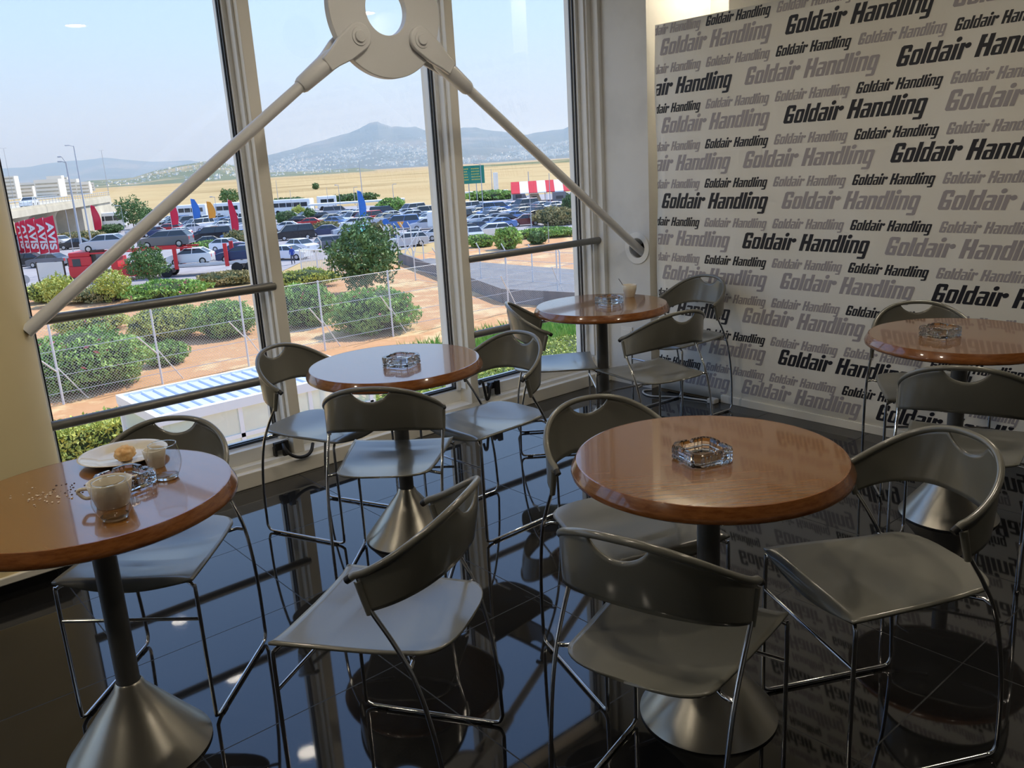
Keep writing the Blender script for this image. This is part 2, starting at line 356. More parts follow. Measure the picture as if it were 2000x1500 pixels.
# banner
ban = empty('printed_banner', (4.14, 0, 0), 0, 'large white banner wall printed all over with black and grey slogans', 'banner')
b = MB(); ny, nz = 60, 24
def bx(y, z): return 4.155+.006*math.sin(y*5+z*2)+.008*noise.noise(Vector((y*1.7, z*1.3, 0)))
vs = []
for j in range(nz+1):
    for i in range(ny+1):
        y = 3.492-(3.492+.6)*i/ny; z = .012+(2.215-.012)*j/nz
        if i == 0: y -= .008*math.sin(z*6)
        vs.append((bx(y, z)-4.14, y, z))
b.add(vs, [(j*(ny+1)+i, j*(ny+1)+i+1, (j+1)*(ny+1)+i+1, (j+1)*(ny+1)+i) for j in range(nz) for i in range(ny)])
b.build('vinyl_sheet', M['banner'], ban, smooth=True, solid=.003)
fr = MB(); fr.box(.03, .06, -.6, 3.45, 2.17, 2.2).box(.03, .06, -.6, 3.45, .02, .05)
for y in (3.42, 2.1, .8, -.58): fr.box(.03, .06, y, y+.03, .02, 2.2)
fr.build('support_frame', M['steel'], ban)
b = MB().box(.0, .03, -.6, 3.0, 0.0, .045); b.build('bottom_batten', M['cream'], ban, bevel=.002)
def R_(x0, y0, x1, y1): return [(x0, y0), (x1, y0), (x1, y1), (x0, y1)]
def ball(x, y, r): return [(x+r*math.cos(2*PI*i/14), y+r*1.05*math.sin(2*PI*i/14)) for i in range(14)]
def C_(x0, y0, x1, y1, c=.05, w='1111'):   # corners bl, br, tr, tl chamfered where '1'
    p = []
    p += [(x0, y0+c), (x0+c, y0)] if w[0] == '1' else [(x0, y0)]
    p += [(x1-c, y0), (x1, y0+c)] if w[1] == '1' else [(x1, y0)]
    p += [(x1, y1-c), (x1-c, y1)] if w[2] == '1' else [(x1, y1)]
    p += [(x0+c, y1), (x0, y1-c)] if w[3] == '1' else [(x0, y1)]
    return p
def frame_(x0, y0, x1, y1, s, t, c=.06):   # bowl with a counter, as four overlapping bars
    return [C_(x0, y0, x0+s, y1, c, '1001'), C_(x1-s, y0, x1, y1, c, '0110'), R_(x0+s*.9, y0, x1-s*.9, y0+t), R_(x0+s*.9, y1-t, x1-s*.9, y1)]
GL = {
 'G': (.52, [C_(0, 0, .2, 1, .08, '1001'), C_(.1, .83, .5, 1, .07, '0010'), R_(.34, .66, .5, .9), C_(.15, 0, .5, .15, .05, '0100'), R_(.32, 0.03, .5, .5), C_(.14, .38, .5, .52, .05, '0010')]),
 'o': (.45, frame_(0, 0, .45, .74, .17, .13)),
 'l': (.19, [R_(0, 0, .19, 1)]),
 'd': (.45, frame_(0, 0, .45, .74, .17, .13)+[R_(.27, .6, .45, 1), R_(.27, 0, .45, .1)]),
 'a': (.45, [C_(.02, .61, .45, .74, .06, '0011'), R_(.28, 0, .45, .68), C_(0, 0, .17, .46, .06, '1001'), R_(.1, .36, .32, .46), R_(.1, 0, .32, .1)]),
 'i': (.20, [R_(0, 0, .19, .74), ball(.12, .93, .115)]),
 'r': (.42, [R_(0, 0, .19, .74), ball(.33, .6, .125), R_(.15, .56, .33, .68)]),
 'H': (.56, [R_(0, 0, .2, 1), R_(.35, 0, .55, 1), R_(.18, .42, .37, .6), R_(.2, .86, .24, 1)]),
 'n': (.45, [R_(0, 0, .17, .74), C_(.28, 0, .45, .74, .06, '0010'), R_(.15, .61, .32, .74)]),
 'g': (.45, frame_(0, 0, .45, .74, .17, .13)+[C_(.28, -.30, .45, .1, .06, '0100'), R_(.05, -.30, .32, -.18)]),
 ' ': (.22, [])}
def slogan(mb, txt, y, z, cap, width, ymax=3.486, eps=.0):
    tot = sum(GL[c][0]+.055 for c in txt); sx = width/tot; x = 0
    for c in txt:
        w, polys = GL[c]
        for pi, p in enumerate(polys):
            q = []
            for (a, b_) in p:
                yy = y-((x+a)*sx+b_*cap*.30); zz = z+b_*cap
                q.append((min(yy, ymax), zz))
            if max(v[0] for v in q)-min(v[0] for v in q) < .002: continue
            mb.add([(bx(a, b_)-4.14-.0026-.00002*pi, a, b_) for a, b_ in q], [tuple(range(len(q)))])
        x += w+.055
BLK, GRY = MB(), MB()
SM = {2.157: 'gbgbg', 1.942: 'ggbgb', 1.718: 'bggbg', 1.499: 'gbgbg', 1.279: 'gbgbg', 1.055: 'bggbg', .838: 'gbgbg', .615: 'bggbg', .393: 'gbggb', .182: 'bggbg'}
BG = [(2.042, 0, 'gbg'), (1.820, 1, 'bgb'), (1.602, 0, 'gbg'), (1.382, 1, 'ggb'), (1.160, 0, 'bgg'), (.938, 1, 'gbg'), (.724, 0, 'ggb'), (.508, 1, 'bgb'), (.292, 0, 'gbb'), (.078, 1, 'ggb')]
for z, pat in SM.items():
    for i in range(9):
        c = pat[i % len(pat)]; y = 3.578-.45*i
        slogan(BLK if c == 'b' else GRY, 'Goldair Handling', y, z, .052, .412)
for z, off, pat in BG:
    for i in range(5):
        c = pat[i % 3]; y = (3.70 if off else 3.457)-.832*i
        slogan(BLK if c == 'b' else GRY, 'Goldair Handling', y, z, .090, .742)
BLK.build('black_lettering', M['ink'], ban); GRY.build('grey_lettering', M['grey_ink'], ban)
# ================================================================== TABLES AND CHAIRS
def make_table():
    t = empty('round_cafe_table')
    MB().lathe([(0, .7500), (.3325, .7500), (.3325, .712), (0, .712)], 96).build('table_top', M['oak'], t, smooth=True, ang=30)
    e_ = MB().lathe([(.3326, .7502), (.336, .7498), (.3485, .728), (.3505, .7215), (.349, .715), (.342, .710), (.320, .708), (.3326, .72)], 96, closed=True)
    e_.build('edge_moulding', M['oak_edge'], t, smooth=True, ang=35)
    MB().lathe([(0, .706), (.14, .706), (.14, .700), (.03, .690), (0, .690)], 40).build('top_bracket', M['pole'], t)
    MB().lathe([(.0295, .17), (.0295, .70), (0, .70)], 36).build('pole', M['pole'], t, smooth=True, ang=40)
    MB().lathe([(.031, .214), (.036, .208), (.040, .196), (.090, .130), (.150, .052), (.1835, .010), (.186, .006), (.180, .004), (0, .004)], 72).build('cone_foot', M['cone'], t, smooth=True, ang=40)
    MB().lathe([(.178, .006), (.186, .006), (.186, 0), (.178, 0)], 72, closed=True).build('rubber_ring', M['black'], t)
    return t
TB = [('T1', 1.671, 1.246, -36, 'front right round oak table with one glass ashtray, nearest under the banner side'),
      ('T2', 1.755, 2.83, 80, 'round oak table in front of the middle window with one glass ashtray'),
      ('T3', 3.163, 3.040, 30, 'farthest round oak table, by the white pier, with a coffee cup and ashtray'),
      ('T4', 3.385, 1.335, 50, 'round oak table cut by the right picture edge, close to the banner'),
      ('T5', .461, 2.230, 100, 'round oak table on the left with used glasses, cups and a plate')]
t0 = make_table()
for i, (n, x, y, a, lab) in enumerate(TB):
    t = t0 if i == 0 else copy_tree(t0); place(t, (x, y, 0), math.radians(a), lab, 'round cafe tables'); t['category'] = 'table'

def make_chair():
    c = empty('cafe_chair')
    # seat: dished plate, straight front, round rear
    NV, NU = 30, 28; vs = []; Zs = .447
    for j in range(NV+1):
        v = j/NV
        if v < .1:                                   # waterfall lip at the front
            q = v/.1; y = .208-.012*q; hw = .2; lip = (1-q)
        elif v < .74:
            q = (v-.1)/.64; y = .196-(.196+.150)*q; hw = .2-.028*q**1.3; lip = 0
        else:
            q = (v-.74)/.26; a = q*PI/2; y = -.150-.075*math.sin(a); hw = .172*math.cos(a)**.62 if q < 1 else .0; lip = 0
        for i in range(NU+1):
            u = -1+2*i/NU; x = hw*u
            rr = max(0, 1-(x/.2)**2)
            dish = -.014*rr*math.exp(-((y+.03)/.13)**2)
            z = Zs+dish-.004*(1-abs(u))*(y > .1)
            if v < .1: z -= .030*lip*rr; yy = y+.004*(1-lip)
            else: yy = y
            if y < -.08: z += .004*((abs(y)-.08)/.14)
            vs.append((x, yy, z))
    b = MB().add(vs, [(j*(NU+1)+i, j*(NU+1)+i+1, (j+1)*(NU+1)+i+1, (j+1)*(NU+1)+i) for j in range(NV) for i in range(NU)])
    b.build('seat', M['plastic'], c, smooth=True, solid=.007, ang=60)
    # backrest band with handle slot
    def plan(a, inset=0, dy=0):
        s_, co = math.sin(a), math.cos(a)
        x = (.212-inset)*math.copysign(abs(s_)**.86, s_); y = -.046-(.196-inset*.6)*max(co, 0)**.90+dy
        return x, y
    def ztop(a): return .652+.122*max(math.cos(a), 0)**1.15
    def zbot(a): return .568+.052*max(math.cos(a), 0)**.9
    NA, NZ = 88, 10; vs = []; fs = []; idx = {}
    for i in range(NA+1):
        a = -PI/2+PI*i/NA
        ca = max(math.cos(a), 0)
        x1, y1 = plan(a); x0, y0 = plan(a, .012*ca, .016*ca-.024*(1-ca))
        zt, zb = ztop(a), zbot(a); u = x1/.066
        cut = .043*math.sqrt(max(0, 1-u*u))**1.0 if abs(u) < 1 else 0
        if cut: cut = .006+.040*(1-u*u)**.75
        for j in range(NZ+1):
            t = j/NZ; z = zb+(zt-cut-zb)*t; w = (z-zb)/(zt-zb)
            bulge = .004*math.sin(PI*w)
            idx[i, j] = len(vs); vs.append((x0+(x1-x0)*w, y0+(y1-y0)*w-bulge*ca, z))
    fs = [(idx[i, j], idx[i+1, j], idx[i+1, j+1], idx[i, j+1]) for i in range(NA) for j in range(NZ)]
    b = MB().add(vs, fs); b.build('backrest', M['plastic'], c, smooth=True, solid=.006, ang=60)
    rim = []
    for i in range(NA+1):
        a = -PI/2+PI*i/NA; x, y = plan(a); rim.append((x, y, ztop(a)+.002))
    rim = [(-.213, -.030, .643)]+rim+[(.213, -.030, .643)]
    MB().tube(rim, .0088, 12).build('rim', M['plastic'], c, smooth=True)
    for s_ in (-1, 1):
        MB().tube([(s_*.213, -.052, .640), (s_*.2125, -.062, .60), (s_*.212, -.072, .562)], [.0098, .0092, .0082], 12).build('sleeve', M['plastic'], c, smooth=True)
        MB().tube([(s_*.213, -.036, .6475), (s_*.213, -.024, .6385)], [.0092, .0088], 12).build('end_cap', M['black'], c, smooth=True)
        P = [(.150*s_, .170, .432), (.178*s_, .188, .432), (.196*s_, .198, .424), (.200*s_, .200, .405), (.200*s_, .201, .20), (.200*s_, .200, .035), (.200*s_, .194, .014), (.200*s_, .178, .0075)]
        P2 = [(.200*s_, -.185, .0075), (.201*s_, -.203, .013), (.202*s_, -.212, .034)]
        P3 = [(.205*s_, -.205, .19), (.208*s_, -.185, .32), (.2095*s_, -.158, .42), (.211*s_, -.118, .50), (.212*s_, -.072, .575), (.213*s_, -.05, .632)]
        path = smooth_path(P, 4)[:-1]+smooth_path([P[-1], P2[0]], 2)[:-1]+smooth_path(P2, 3)[:-1]+smooth_path([P2[-1]]+P3, 6)
        MB().tube(path, .0056, 10).build('leg_frame', M['chrome'], c, smooth=True)
        MB().tube([(.209*s_, -.152, .432), (.186*s_, -.150, .436), (.16*s_, -.13, .434), (.05*s_, -.12, .424)], .0056, 10).build('seat_bracket', M['chrome'], c, smooth=True)
        for yy in (.150, -.165): MB().box(.200*s_-.007, .200*s_+.007, yy-.014, yy+.014, 0, .009).build('foot_glide', M['black'], c)
    MB().tube([(-.200, .2005, .325), (.200, .2005, .325)], .005, 10).build('stretcher', M['chrome'], c, smooth=True)
    return c
CH = [
 (1.345, 1.106, -76, 'grey cafe chair at the very front, back to the viewer, before the front right table'),
 (.944, 1.670, 32.6, 'grey plastic cafe chair standing alone front left of centre, turned away from the tables'),
 (1.930, .917, 62.4, 'grey cafe chair right of the front right table, its curved back open to the viewer'),
 (1.716, 1.560, 162.5, 'grey plastic cafe chair behind the front right table, only backrest and part of seat showing'),
 (1.580, 2.624, -45, 'grey plastic cafe chair with its back to the viewer at the middle window table'),
 (1.615, 3.212, -157.5, 'grey plastic cafe chair left of the middle window table, against the left mullion'),
 (2.110, 2.722, 91.5, 'grey plastic cafe chair right of the middle window table, seat lit pale blue'),
 (2.985, 3.218, -129, 'grey plastic cafe chair left of the farthest table, seat reflecting bright blue sky'),
 (3.144, 2.683, -12, 'grey plastic cafe chair in front of the farthest table, its back to the viewer'),
 (3.855, 3.074, 85, 'grey plastic cafe chair behind the farthest table, its back against the banner'),
 (3.640, 1.570, 128, 'grey plastic cafe chair behind the table at the right picture edge, mostly hidden'),
 (3.010, 1.150, -72, 'dark grey cafe chair before the table at the right picture edge, back to the viewer'),
 (.657, 2.483, 136, 'grey plastic cafe chair behind the left table with the dirty glasses, by the window')]
c0 = make_chair()
for i, (x, y, a, lab) in enumerate(CH):
    c = c0 if i == 0 else copy_tree(c0); place(c, (x, y, 0), math.radians(a), lab, 'grey cafe chairs with chrome frames'); c['category'] = 'chair'

# ------------------------------------------------------------------ things on the tables
def make_ashtray():
    s = .060; b = MB()
    def ring(r, z, cut=.26, notch=0):
        out = []
        for k in range(4):
            a0 = k*PI/2
            for (u, w) in ((1, -1+cut), (1, -.12), (1, -.06), (1, .06), (1, .12), (1, 1-cut)):
                zz = z-(notch if abs(w) <= .06 else 0)
                x, y = r*u, r*w; out.append((x*math.cos(a0)-y*math.sin(a0), x*math.sin(a0)+y*math.cos(a0), zz))
        return out
    rings = [ring(s*.93, .0), ring(s, .004), ring(s, .010), ring(s*.955, .0125), ring(s, .015), ring(s, .029), ring(s*.96, .037, notch=.008), ring(s*.80, .037, .30, .008), ring(s*.72, .031, .32), ring(s*.62, .009, .36), ring(s*.5, .006, .4)]
    n = len(rings[0])
    for k in range(len(rings)-1): pass
    vs = [p for r in rings for p in r]
    fs = [(k*n+i, k*n+(i+1) % n, (k+1)*n+(i+1) % n, (k+1)*n+i) for k in range(len(rings)-1) for i in range(n)]
    fs += [tuple(range(n))[::-1], tuple((len(rings)-1)*n+i for i in range(n))]
    b.add(vs, fs)
    # ribs along the outer faces
    for k in range(4):
        a0 = k*PI/2; R = Matrix.Rotation(a0, 3, 'Z')
        for q in (-.62, -.44, -.26, .26, .44, .62):
            b.box(s*.985, s*1.03, q*s-.0022, q*s+.0022, .004, .031, rot=R)
    o = b.build('glass_ashtray', M['cutglass'], bevel=.0006)
    return o
ZT = .7503
AS = [(1.632, 1.237, 72, 'square pressed glass ashtray on the front right table'), (1.745, 2.765, 112, 'square pressed glass ashtray on the middle window table'),
      (3.205, 3.022, 88, 'square pressed glass ashtray beside the coffee cup on the farthest table'), (3.322, 1.392, 80, 'square pressed glass ashtray on the table at the right picture edge'),
      (.540, 2.215, 18, 'square pressed glass ashtray full of ash between the cups on the left table')]
a0 = make_ashtray()
for i, (x, y, a, lab) in enumerate(AS):
    q = a0 if i == 0 else a0.copy()
    if i: COL.objects.link(q)
    place(q, (x, y, ZT), math.radians(a), lab, 'glass ashtrays on the tables'); q['category'] = 'ashtray'
# plate with bread
pl = empty('dinner_plate', (.604, 2.446, ZT), 0, 'round cream porcelain plate with a bite of bread on the left table', 'plate')
MB().lathe([(0, .004), (.072, .004), (.080, .007), (.118, .019), (.126, .021), (.128, .0195), (.126, .018), (.084, .003), (.074, 0), (.066, 0), (.062, .002), (0, .002)], 80).build('dish', M['porcelain'], pl, smooth=True, ang=60).scale = (.92, .92, 1)
def blob(name, m, loc, rad, seed, parent=None, sub=4, amp=.16, fr=2.2):
    bm = bmesh.new(); bmesh.ops.create_icosphere(bm, subdivisions=sub, radius=1)
    for v in bm.verts:
        n_ = noise.fractal(v.co*fr+Vector((seed, seed*.7, 0)), .6, 2, 4); v.co *= 1+amp*n_
        v.co = Vector((v.co.x*rad[0], v.co.y*rad[1], v.co.z*rad[2]))
    me = bpy.data.meshes.new(name); bm.to_mesh(me); bm.free(); me.materials.append(m); me.polygons.foreach_set('use_smooth', [True]*len(me.polygons))
    o = bpy.data.objects.new(name, me); COL.objects.link(o); o.location = loc
    if parent: o.parent = parent
    return o
br = blob('bread_roll', M['bread'], (.602, 2.418, ZT+.024), (.036, .026, .021), 3.1); br.rotation_euler = (0, .1, .9)
tag(br, 'torn piece of toasted bread roll lying on the cream plate', 'bread')
# cups and glasses
def cup(r, h_, name, loc, rz, lab, handle=True, coffee=False, foot=.72):
    c = empty(name, loc, rz, lab, 'cup', 'cream porcelain coffee cups')
    MB().lathe([(0, .003), (r*foot*.9, .003), (r*foot*.96, 0), (r*foot, .002), (r*.9, h_*.55), (r, h_), (r-.0018, h_+.0012), (r-.0036, h_), (r*.9-.004, h_*.55), (r*foot-.004, .008), (0, .006)], 48).build('bowl', M['porcelain'], c, smooth=True, ang=70)
    if handle:
        MB().tube(smooth_path([(r*.86, 0, h_*.36), (r+.010, 0, h_*.36), (r+.021, 0, h_*.52), (r+.024, 0, h_*.68), (r+.006, 0, h_*.74), (r*.92, 0, h_*.70)], 5), [.0045]*26, 10).build('handle', M['porcelain'], c, smooth=True)
    if coffee: MB().lathe([(0, h_*.72), (r*.92, h_*.72), (r*.92, h_*.715), (0, h_*.715)], 32).build('coffee_foam', M['foam'], c)
    return c
cup(.0515, .062, 'coffee_cup', (.477, 2.104, ZT), math.radians(145), 'cream coffee cup with handle standing behind the short front glass')
cup(.030, .050, 'espresso_cup', (.647, 2.306, ZT), math.radians(80), 'small cream espresso cup half hidden behind the tall round glass', handle=False)
cc = cup(.0395, .064, 'coffee_cup', (3.412, 3.065, ZT), math.radians(30), 'cream coffee cup with milk foam on the farthest table', handle=False, coffee=True, foot=.66)
sp_ = MB().tube([(-.0, 0, 0), (-.012, .0, .03), (-.040, .0, .075)], [.0022, .0016, .0022], 8); sp_.lathe([(0, -.004), (.010, 0), (.012, .003), (.0, .001)], 16)
o = sp_.build('teaspoon', M['steel'], smooth=True); o.location = (3.400, 3.078, ZT+.026); o.rotation_euler = (0, 0, math.radians(-35)); tag(o, 'steel teaspoon leaning out of the cup on the farthest table', 'spoon')
def glass(loc, kr, kh, lab):
    g = empty('drinking_glass', loc, 0, lab, 'glass', 'empty stemless glasses on the left table')
    prof = [(.0235, .004), (.031, .018), (.0368, .038), (.0372, .050), (.0350, .070), (.0305, .093)]
    P = smooth_path([(r, 0, z) for r, z in prof], 4)
    MB().lathe([(p.x*kr, p.z*kh) for p in P], 64).build('wall', M['drinkglass'], g, smooth=True, ang=180)
    MB().tube([(.0305*kr*math.cos(a*PI/24), .0305*kr*math.sin(a*PI/24), .093*kh) for a in range(48)], .0014, 8, closed=True).build('rim', M['cutglass'], g, smooth=True)
    MB().lathe([(0, 0), (.021*kr, 0), (.0245*kr, .003), (.0262*kr, .0085), (.018*kr, .007), (0, .006)], 48).build('base', M['cutglass'], g, smooth=True)
    return g
glass((.454, 2.008, ZT), 1.18, 1.0, 'empty stemless glass standing in front of the coffee cup on the left table')
glass((.636, 2.190, ZT), 1.12, 1.0, 'empty stemless glass nearest the right edge of the left table')
# crumbs and ash
random.seed(4); b = MB()
for i in range(44):
    x = random.gauss(.36, .028); y = random.gauss(2.30, .045); s_ = random.uniform(.0008, .0028); R = Matrix.Rotation(random.random()*3, 3, 'Z')
    b.box(-s_, s_, -s_*.7, s_*.7, 0, s_*.8, rot=R, at=(x, y, ZT))
tag(b.build('bread_crumbs', M['crumb']), 'pale crumbs scattered on the left table', 'crumbs', kind='stuff')
b = MB()
for i in range(26):
    x = random.gauss(.43, .018); y = random.gauss(2.30, .05); s_ = random.uniform(.0007, .002); b.box(-s_, s_, -s_, s_, 0, s_*.6, rot=Matrix.Rotation(random.random()*3, 3, 'Z'), at=(x, y, ZT))
tag(b.build('tobacco_ash', M['ash']), 'dark ash specks scattered on the left table near the coffee cup', 'ash', kind='stuff')
b = MB()
for i in range(70):
    a = random.random()*6.28; r = random.random()**.5*.026; s_ = random.uniform(.0015, .004); b.box(-s_, s_, -s_*.6, s_*.6, 0, s_, rot=Matrix.Rotation(random.random()*3, 3, 'Z'), at=(.540+r*math.cos(a), 2.215+r*math.sin(a), ZT+.0075+random.random()*.006))
tag(b.build('ashtray_ash', M['ash']), 'grey ash filling the ashtray on the left table', 'ash', kind='stuff')
for i, (dx, dy, a) in enumerate(((.006, .012, .4), (-.008, -.004, 1.6), (.012, -.012, 2.5))):
    o = MB().tube([(-.017, 0, 0), (.017, 0, 0)], .0036, 12).build('cigarette_butt', M['crumb'], smooth=True); o.location = (.540+dx, 2.215+dy, ZT+.020+i*.002); o.rotation_euler = (0, .15, a)
    tag(o, ['topmost', 'middle', 'lowest'][2-i]+' cigarette butt in the ash filled ashtray', 'cigarette butt', 'cigarette butts in the left ashtray')
# white cord and plug by the banner foot
cd = empty('power_cord', (4.0, 3.4, 0), 0, 'white power cord looping on the floor at the banner corner', 'cord')
P = [(4.09, 3.50), (4.05, 3.53), (4.005, 3.50), (3.975, 3.44), (3.985, 3.38), (4.03, 3.31), (4.07, 3.24), (4.085, 3.17), (4.10, 3.10), (4.10, 3.06)]
MB().tube(smooth_path([(x-4.0, y-3.4, .006) for x, y in P], 6), .0055, 10).build('cable', M['cord'], cd, smooth=True)
MB().box(.075, .125, -.40, -.345, 0, .03).build('plug', M['cord'], cd, bevel=.006)
# ================================================================== OUTSIDE
GZ = -7.0
def gm(name, c1, c2, scale, c3=None, rough=.95, det=6):
    m = mat(name, c1, rough, spec=.2); t = m.node_tree; b = t.nodes['Principled BSDF']
    c = t.nodes.new('ShaderNodeTexCoord'); n = t.nodes.new('ShaderNodeTexNoise'); n.inputs['Scale'].default_value = scale; n.inputs['Detail'].default_value = det; n.inputs['Roughness'].default_value = .68
    r = t.nodes.new('ShaderNodeValToRGB'); r.color_ramp.elements[0].position = .36; r.color_ramp.elements[0].color = c1; r.color_ramp.elements[1].position = .62; r.color_ramp.elements[1].color = c2
    if c3: k = r.color_ramp.elements.new(.5); k.color = c3
    t.links.new(c.outputs['Object'], n.inputs['Vector']); t.links.new(n.outputs[0], r.inputs[0]); t.links.new(r.outputs[0], b.inputs['Base Color']); return m
M['soil'] = gm('dry_soil', srgb(198, 152, 112), srgb(212, 182, 138), .35, srgb(190, 144, 104))
M['field'] = gm('dry_grass_field', srgb(176, 150, 106), srgb(152, 128, 86), .006, srgb(186, 162, 118))
M['asphalt'] = gm('asphalt', srgb(150, 146, 150), srgb(166, 162, 164), .6)
M['ramp'] = gm('ramp_asphalt', srgb(120, 120, 124), srgb(136, 134, 134), .8)
M['concrete'] = gm('pale_concrete', srgb(202, 194, 176), srgb(186, 178, 160), .4)
M['leaf'] = mat('leaf_green', srgb(160, 192, 98), .6, noise_=(1.1, srgb(120, 160, 72), .4, .62))
M['leaf_y'] = mat('leaf_yellow_green', srgb(198, 200, 104), .6, noise_=(1.3, srgb(162, 174, 84), .4, .62))
M['leaf_d'] = mat('leaf_dark_green', srgb(104, 136, 78), .6, noise_=(1.1, srgb(74, 104, 58), .4, .62))
M['leaf_dry'] = mat('leaf_dry_brown', srgb(176, 160, 110), .7, noise_=(1.1, srgb(132, 126, 78), .4, .62))
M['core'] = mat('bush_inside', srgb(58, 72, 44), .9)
M['bark'] = mat('bark', srgb(120, 100, 80), .9)
M['pink'] = mat('pink_blossom', srgb(226, 120, 130), .6)
M['galv'] = mat('galvanised_post', srgb(214, 214, 216), .5)
M['lamp_grey'] = mat('lamp_post_grey', srgb(172, 176, 184), .5)
M['red'] = mat('red_paint', srgb(214, 56, 62), .35)
M['redflag'] = mat('red_flag_cloth', srgb(218, 40, 70), .7)
M['blueflag'] = mat('blue_flag_cloth', srgb(60, 120, 200), .7)
M['orangeflag'] = mat('orange_flag_cloth', srgb(240, 160, 60), .7)
M['whitec'] = mat('white_paint', srgb(236, 236, 234), .35)
M['sign_green'] = mat('sign_green', srgb(0, 128, 108), .5)
M['sign_yellow'] = mat('sign_yellow', srgb(196, 190, 90), .5)
M['tyre'] = mat('tyre', (.02, .02, .02), .8)
M['rim_m'] = mat('wheel_silver', (.6, .6, .62), .35, .6)
M['carglass'] = mat('car_glass', (.03, .04, .05), .08, spec=.8)
M['lampred'] = mat('tail_lamp', srgb(190, 20, 24), .3)
M['hill'] = gm('hillside', srgb(120, 122, 96), srgb(168, 152, 118), .004, srgb(104, 112, 80), det=9)
M['mount'] = gm('mountain_rock', srgb(110, 112, 108), srgb(134, 130, 122), .0016, srgb(98, 104, 98), det=10)
M['house'] = mat('pale_houses', srgb(240, 234, 222), .8)
M['roofblue'] = mat('ribbed_sheet', srgb(206, 214, 232), .35, .2)
M['polyc'] = mat('frosted_canopy_glass', srgb(222, 234, 222), .25)
t_ = M['polyc'].node_tree; t_.nodes['Principled BSDF'].inputs['Alpha'].default_value = .62
M['skin'] = mat('skin', srgb(190, 140, 110), .6)
M['cloth_blue'] = mat('blue_shirt', srgb(50, 80, 170), .8)
M['cloth_dark'] = mat('grey_trousers', srgb(70, 74, 90), .8)

def poly(name, pts, z, m, lab, holes=None):
    b = MB().add([(x, y, z) for x, y in pts], [tuple(range(len(pts)))]); o = b.build(name, m); o['kind'] = 'structure'; o['label'] = lab; return o
poly('ground', [(-3000, 4.3), (9000, 4.3), (9000, 9000), (-3000, 9000)], GZ, M['field'], 'dry pale grass land reaching the hills')
poly('ground_soil', [(3.21, 71.78), (12.94, 77.53), (21.6, 69.7), (28.63, 64.28), (37.71, 70.83), (40.47, 64.7), (58.34, 77.66), (64.85, 71.04), (80.95, 59.32), (64.7, 10.84), (26.98, 3.9), (9.99, 6.33), (-2.87, 19.22)], GZ+.01, M['soil'], 'orange dry soil along the fences')
poly('ground_parking', [(5.53, 105.49), (13.6, 83.13), (23.5, 71.69), (30.27, 67.81), (38.25, 76.94), (47.85, 75.26), (57.47, 80.42), (69.5, 76.1), (85.65, 70.6), (119.73, 98.65), (112.62, 113.2), (106.05, 180.66), (86.99, 195.69), (62.72, 194.45), (41.96, 185.08), (17.5, 207.61)], GZ+.03, M['asphalt'], 'grey asphalt of the car park')
poly('ground_ramp', [(42.85, 66.25), (45.8, 65.95), (46.08, 43.88), (34.92, 33.34), (33.01, 39.95), (36.18, 48.85)], GZ+.04, M['ramp'], 'dark asphalt service ramp behind the fence')
poly('ground_yard', [(124.93, 159.24), (159.46, 151.01), (120.24, 113.95), (103.51, 132.09)], GZ+.04, M['asphalt'], 'grey yard behind the car park')
rp_ = MB()
A_ = [(42.74, 66.51), (36.5, 49.28), (33.01, 39.95), (34.68, 33.11)]
for (xa, ya), (xb, yb) in zip(A_, A_[1:]):
    d = Vector((xb-xa, yb-ya, 0)); n_ = Vector((-d.y, d.x, 0)).normalized()*.12
    rp_.add([(xa-n_.x, ya-n_.y, GZ), (xb-n_.x, yb-n_.y, GZ), (xb+n_.x, yb+n_.y, GZ), (xa+n_.x, ya+n_.y, GZ), (xa-n_.x, ya-n_.y, GZ+.9), (xb-n_.x, yb-n_.y, GZ+.9), (xb+n_.x, yb+n_.y, GZ+.9), (xa+n_.x, ya+n_.y, GZ+.9)], [(4, 5, 6, 7), (0, 1, 5, 4), (2, 3, 7, 6), (0, 4, 7, 3), (1, 2, 6, 5)])
tag(rp_.build('ramp_wall', M['ramp']), 'low grey retaining wall along the service ramp', 'kerb')  # a low retaining wall, rather than a kerb, along the ramp edge

# ---- haze: real thin scattering air over the far land
hz = MB().box(-7000, 13000, 1000, 15000, -6.5, 620).build('distant_haze', M['white_wall']); vm = bpy.data.materials.new('haze_air'); vm.use_nodes = True; t_ = vm.node_tree; t_.nodes.clear()
vo = t_.nodes.new('ShaderNodeOutputMaterial'); vs_ = t_.nodes.new('ShaderNodeVolumeScatter'); vs_.inputs['Color'].default_value = (.48, .72, 1, 1); vs_.inputs['Density'].default_value = 1/6500; vs_.inputs['Anisotropy'].default_value = .2
t_.links.new(vs_.outputs[0], vo.inputs['Volume']); hz.data.materials.clear(); hz.data.materials.append(vm); hz['kind'] = 'stuff'; hz['label'] = 'pale blue haze over the far land'; hz['category'] = 'haze'
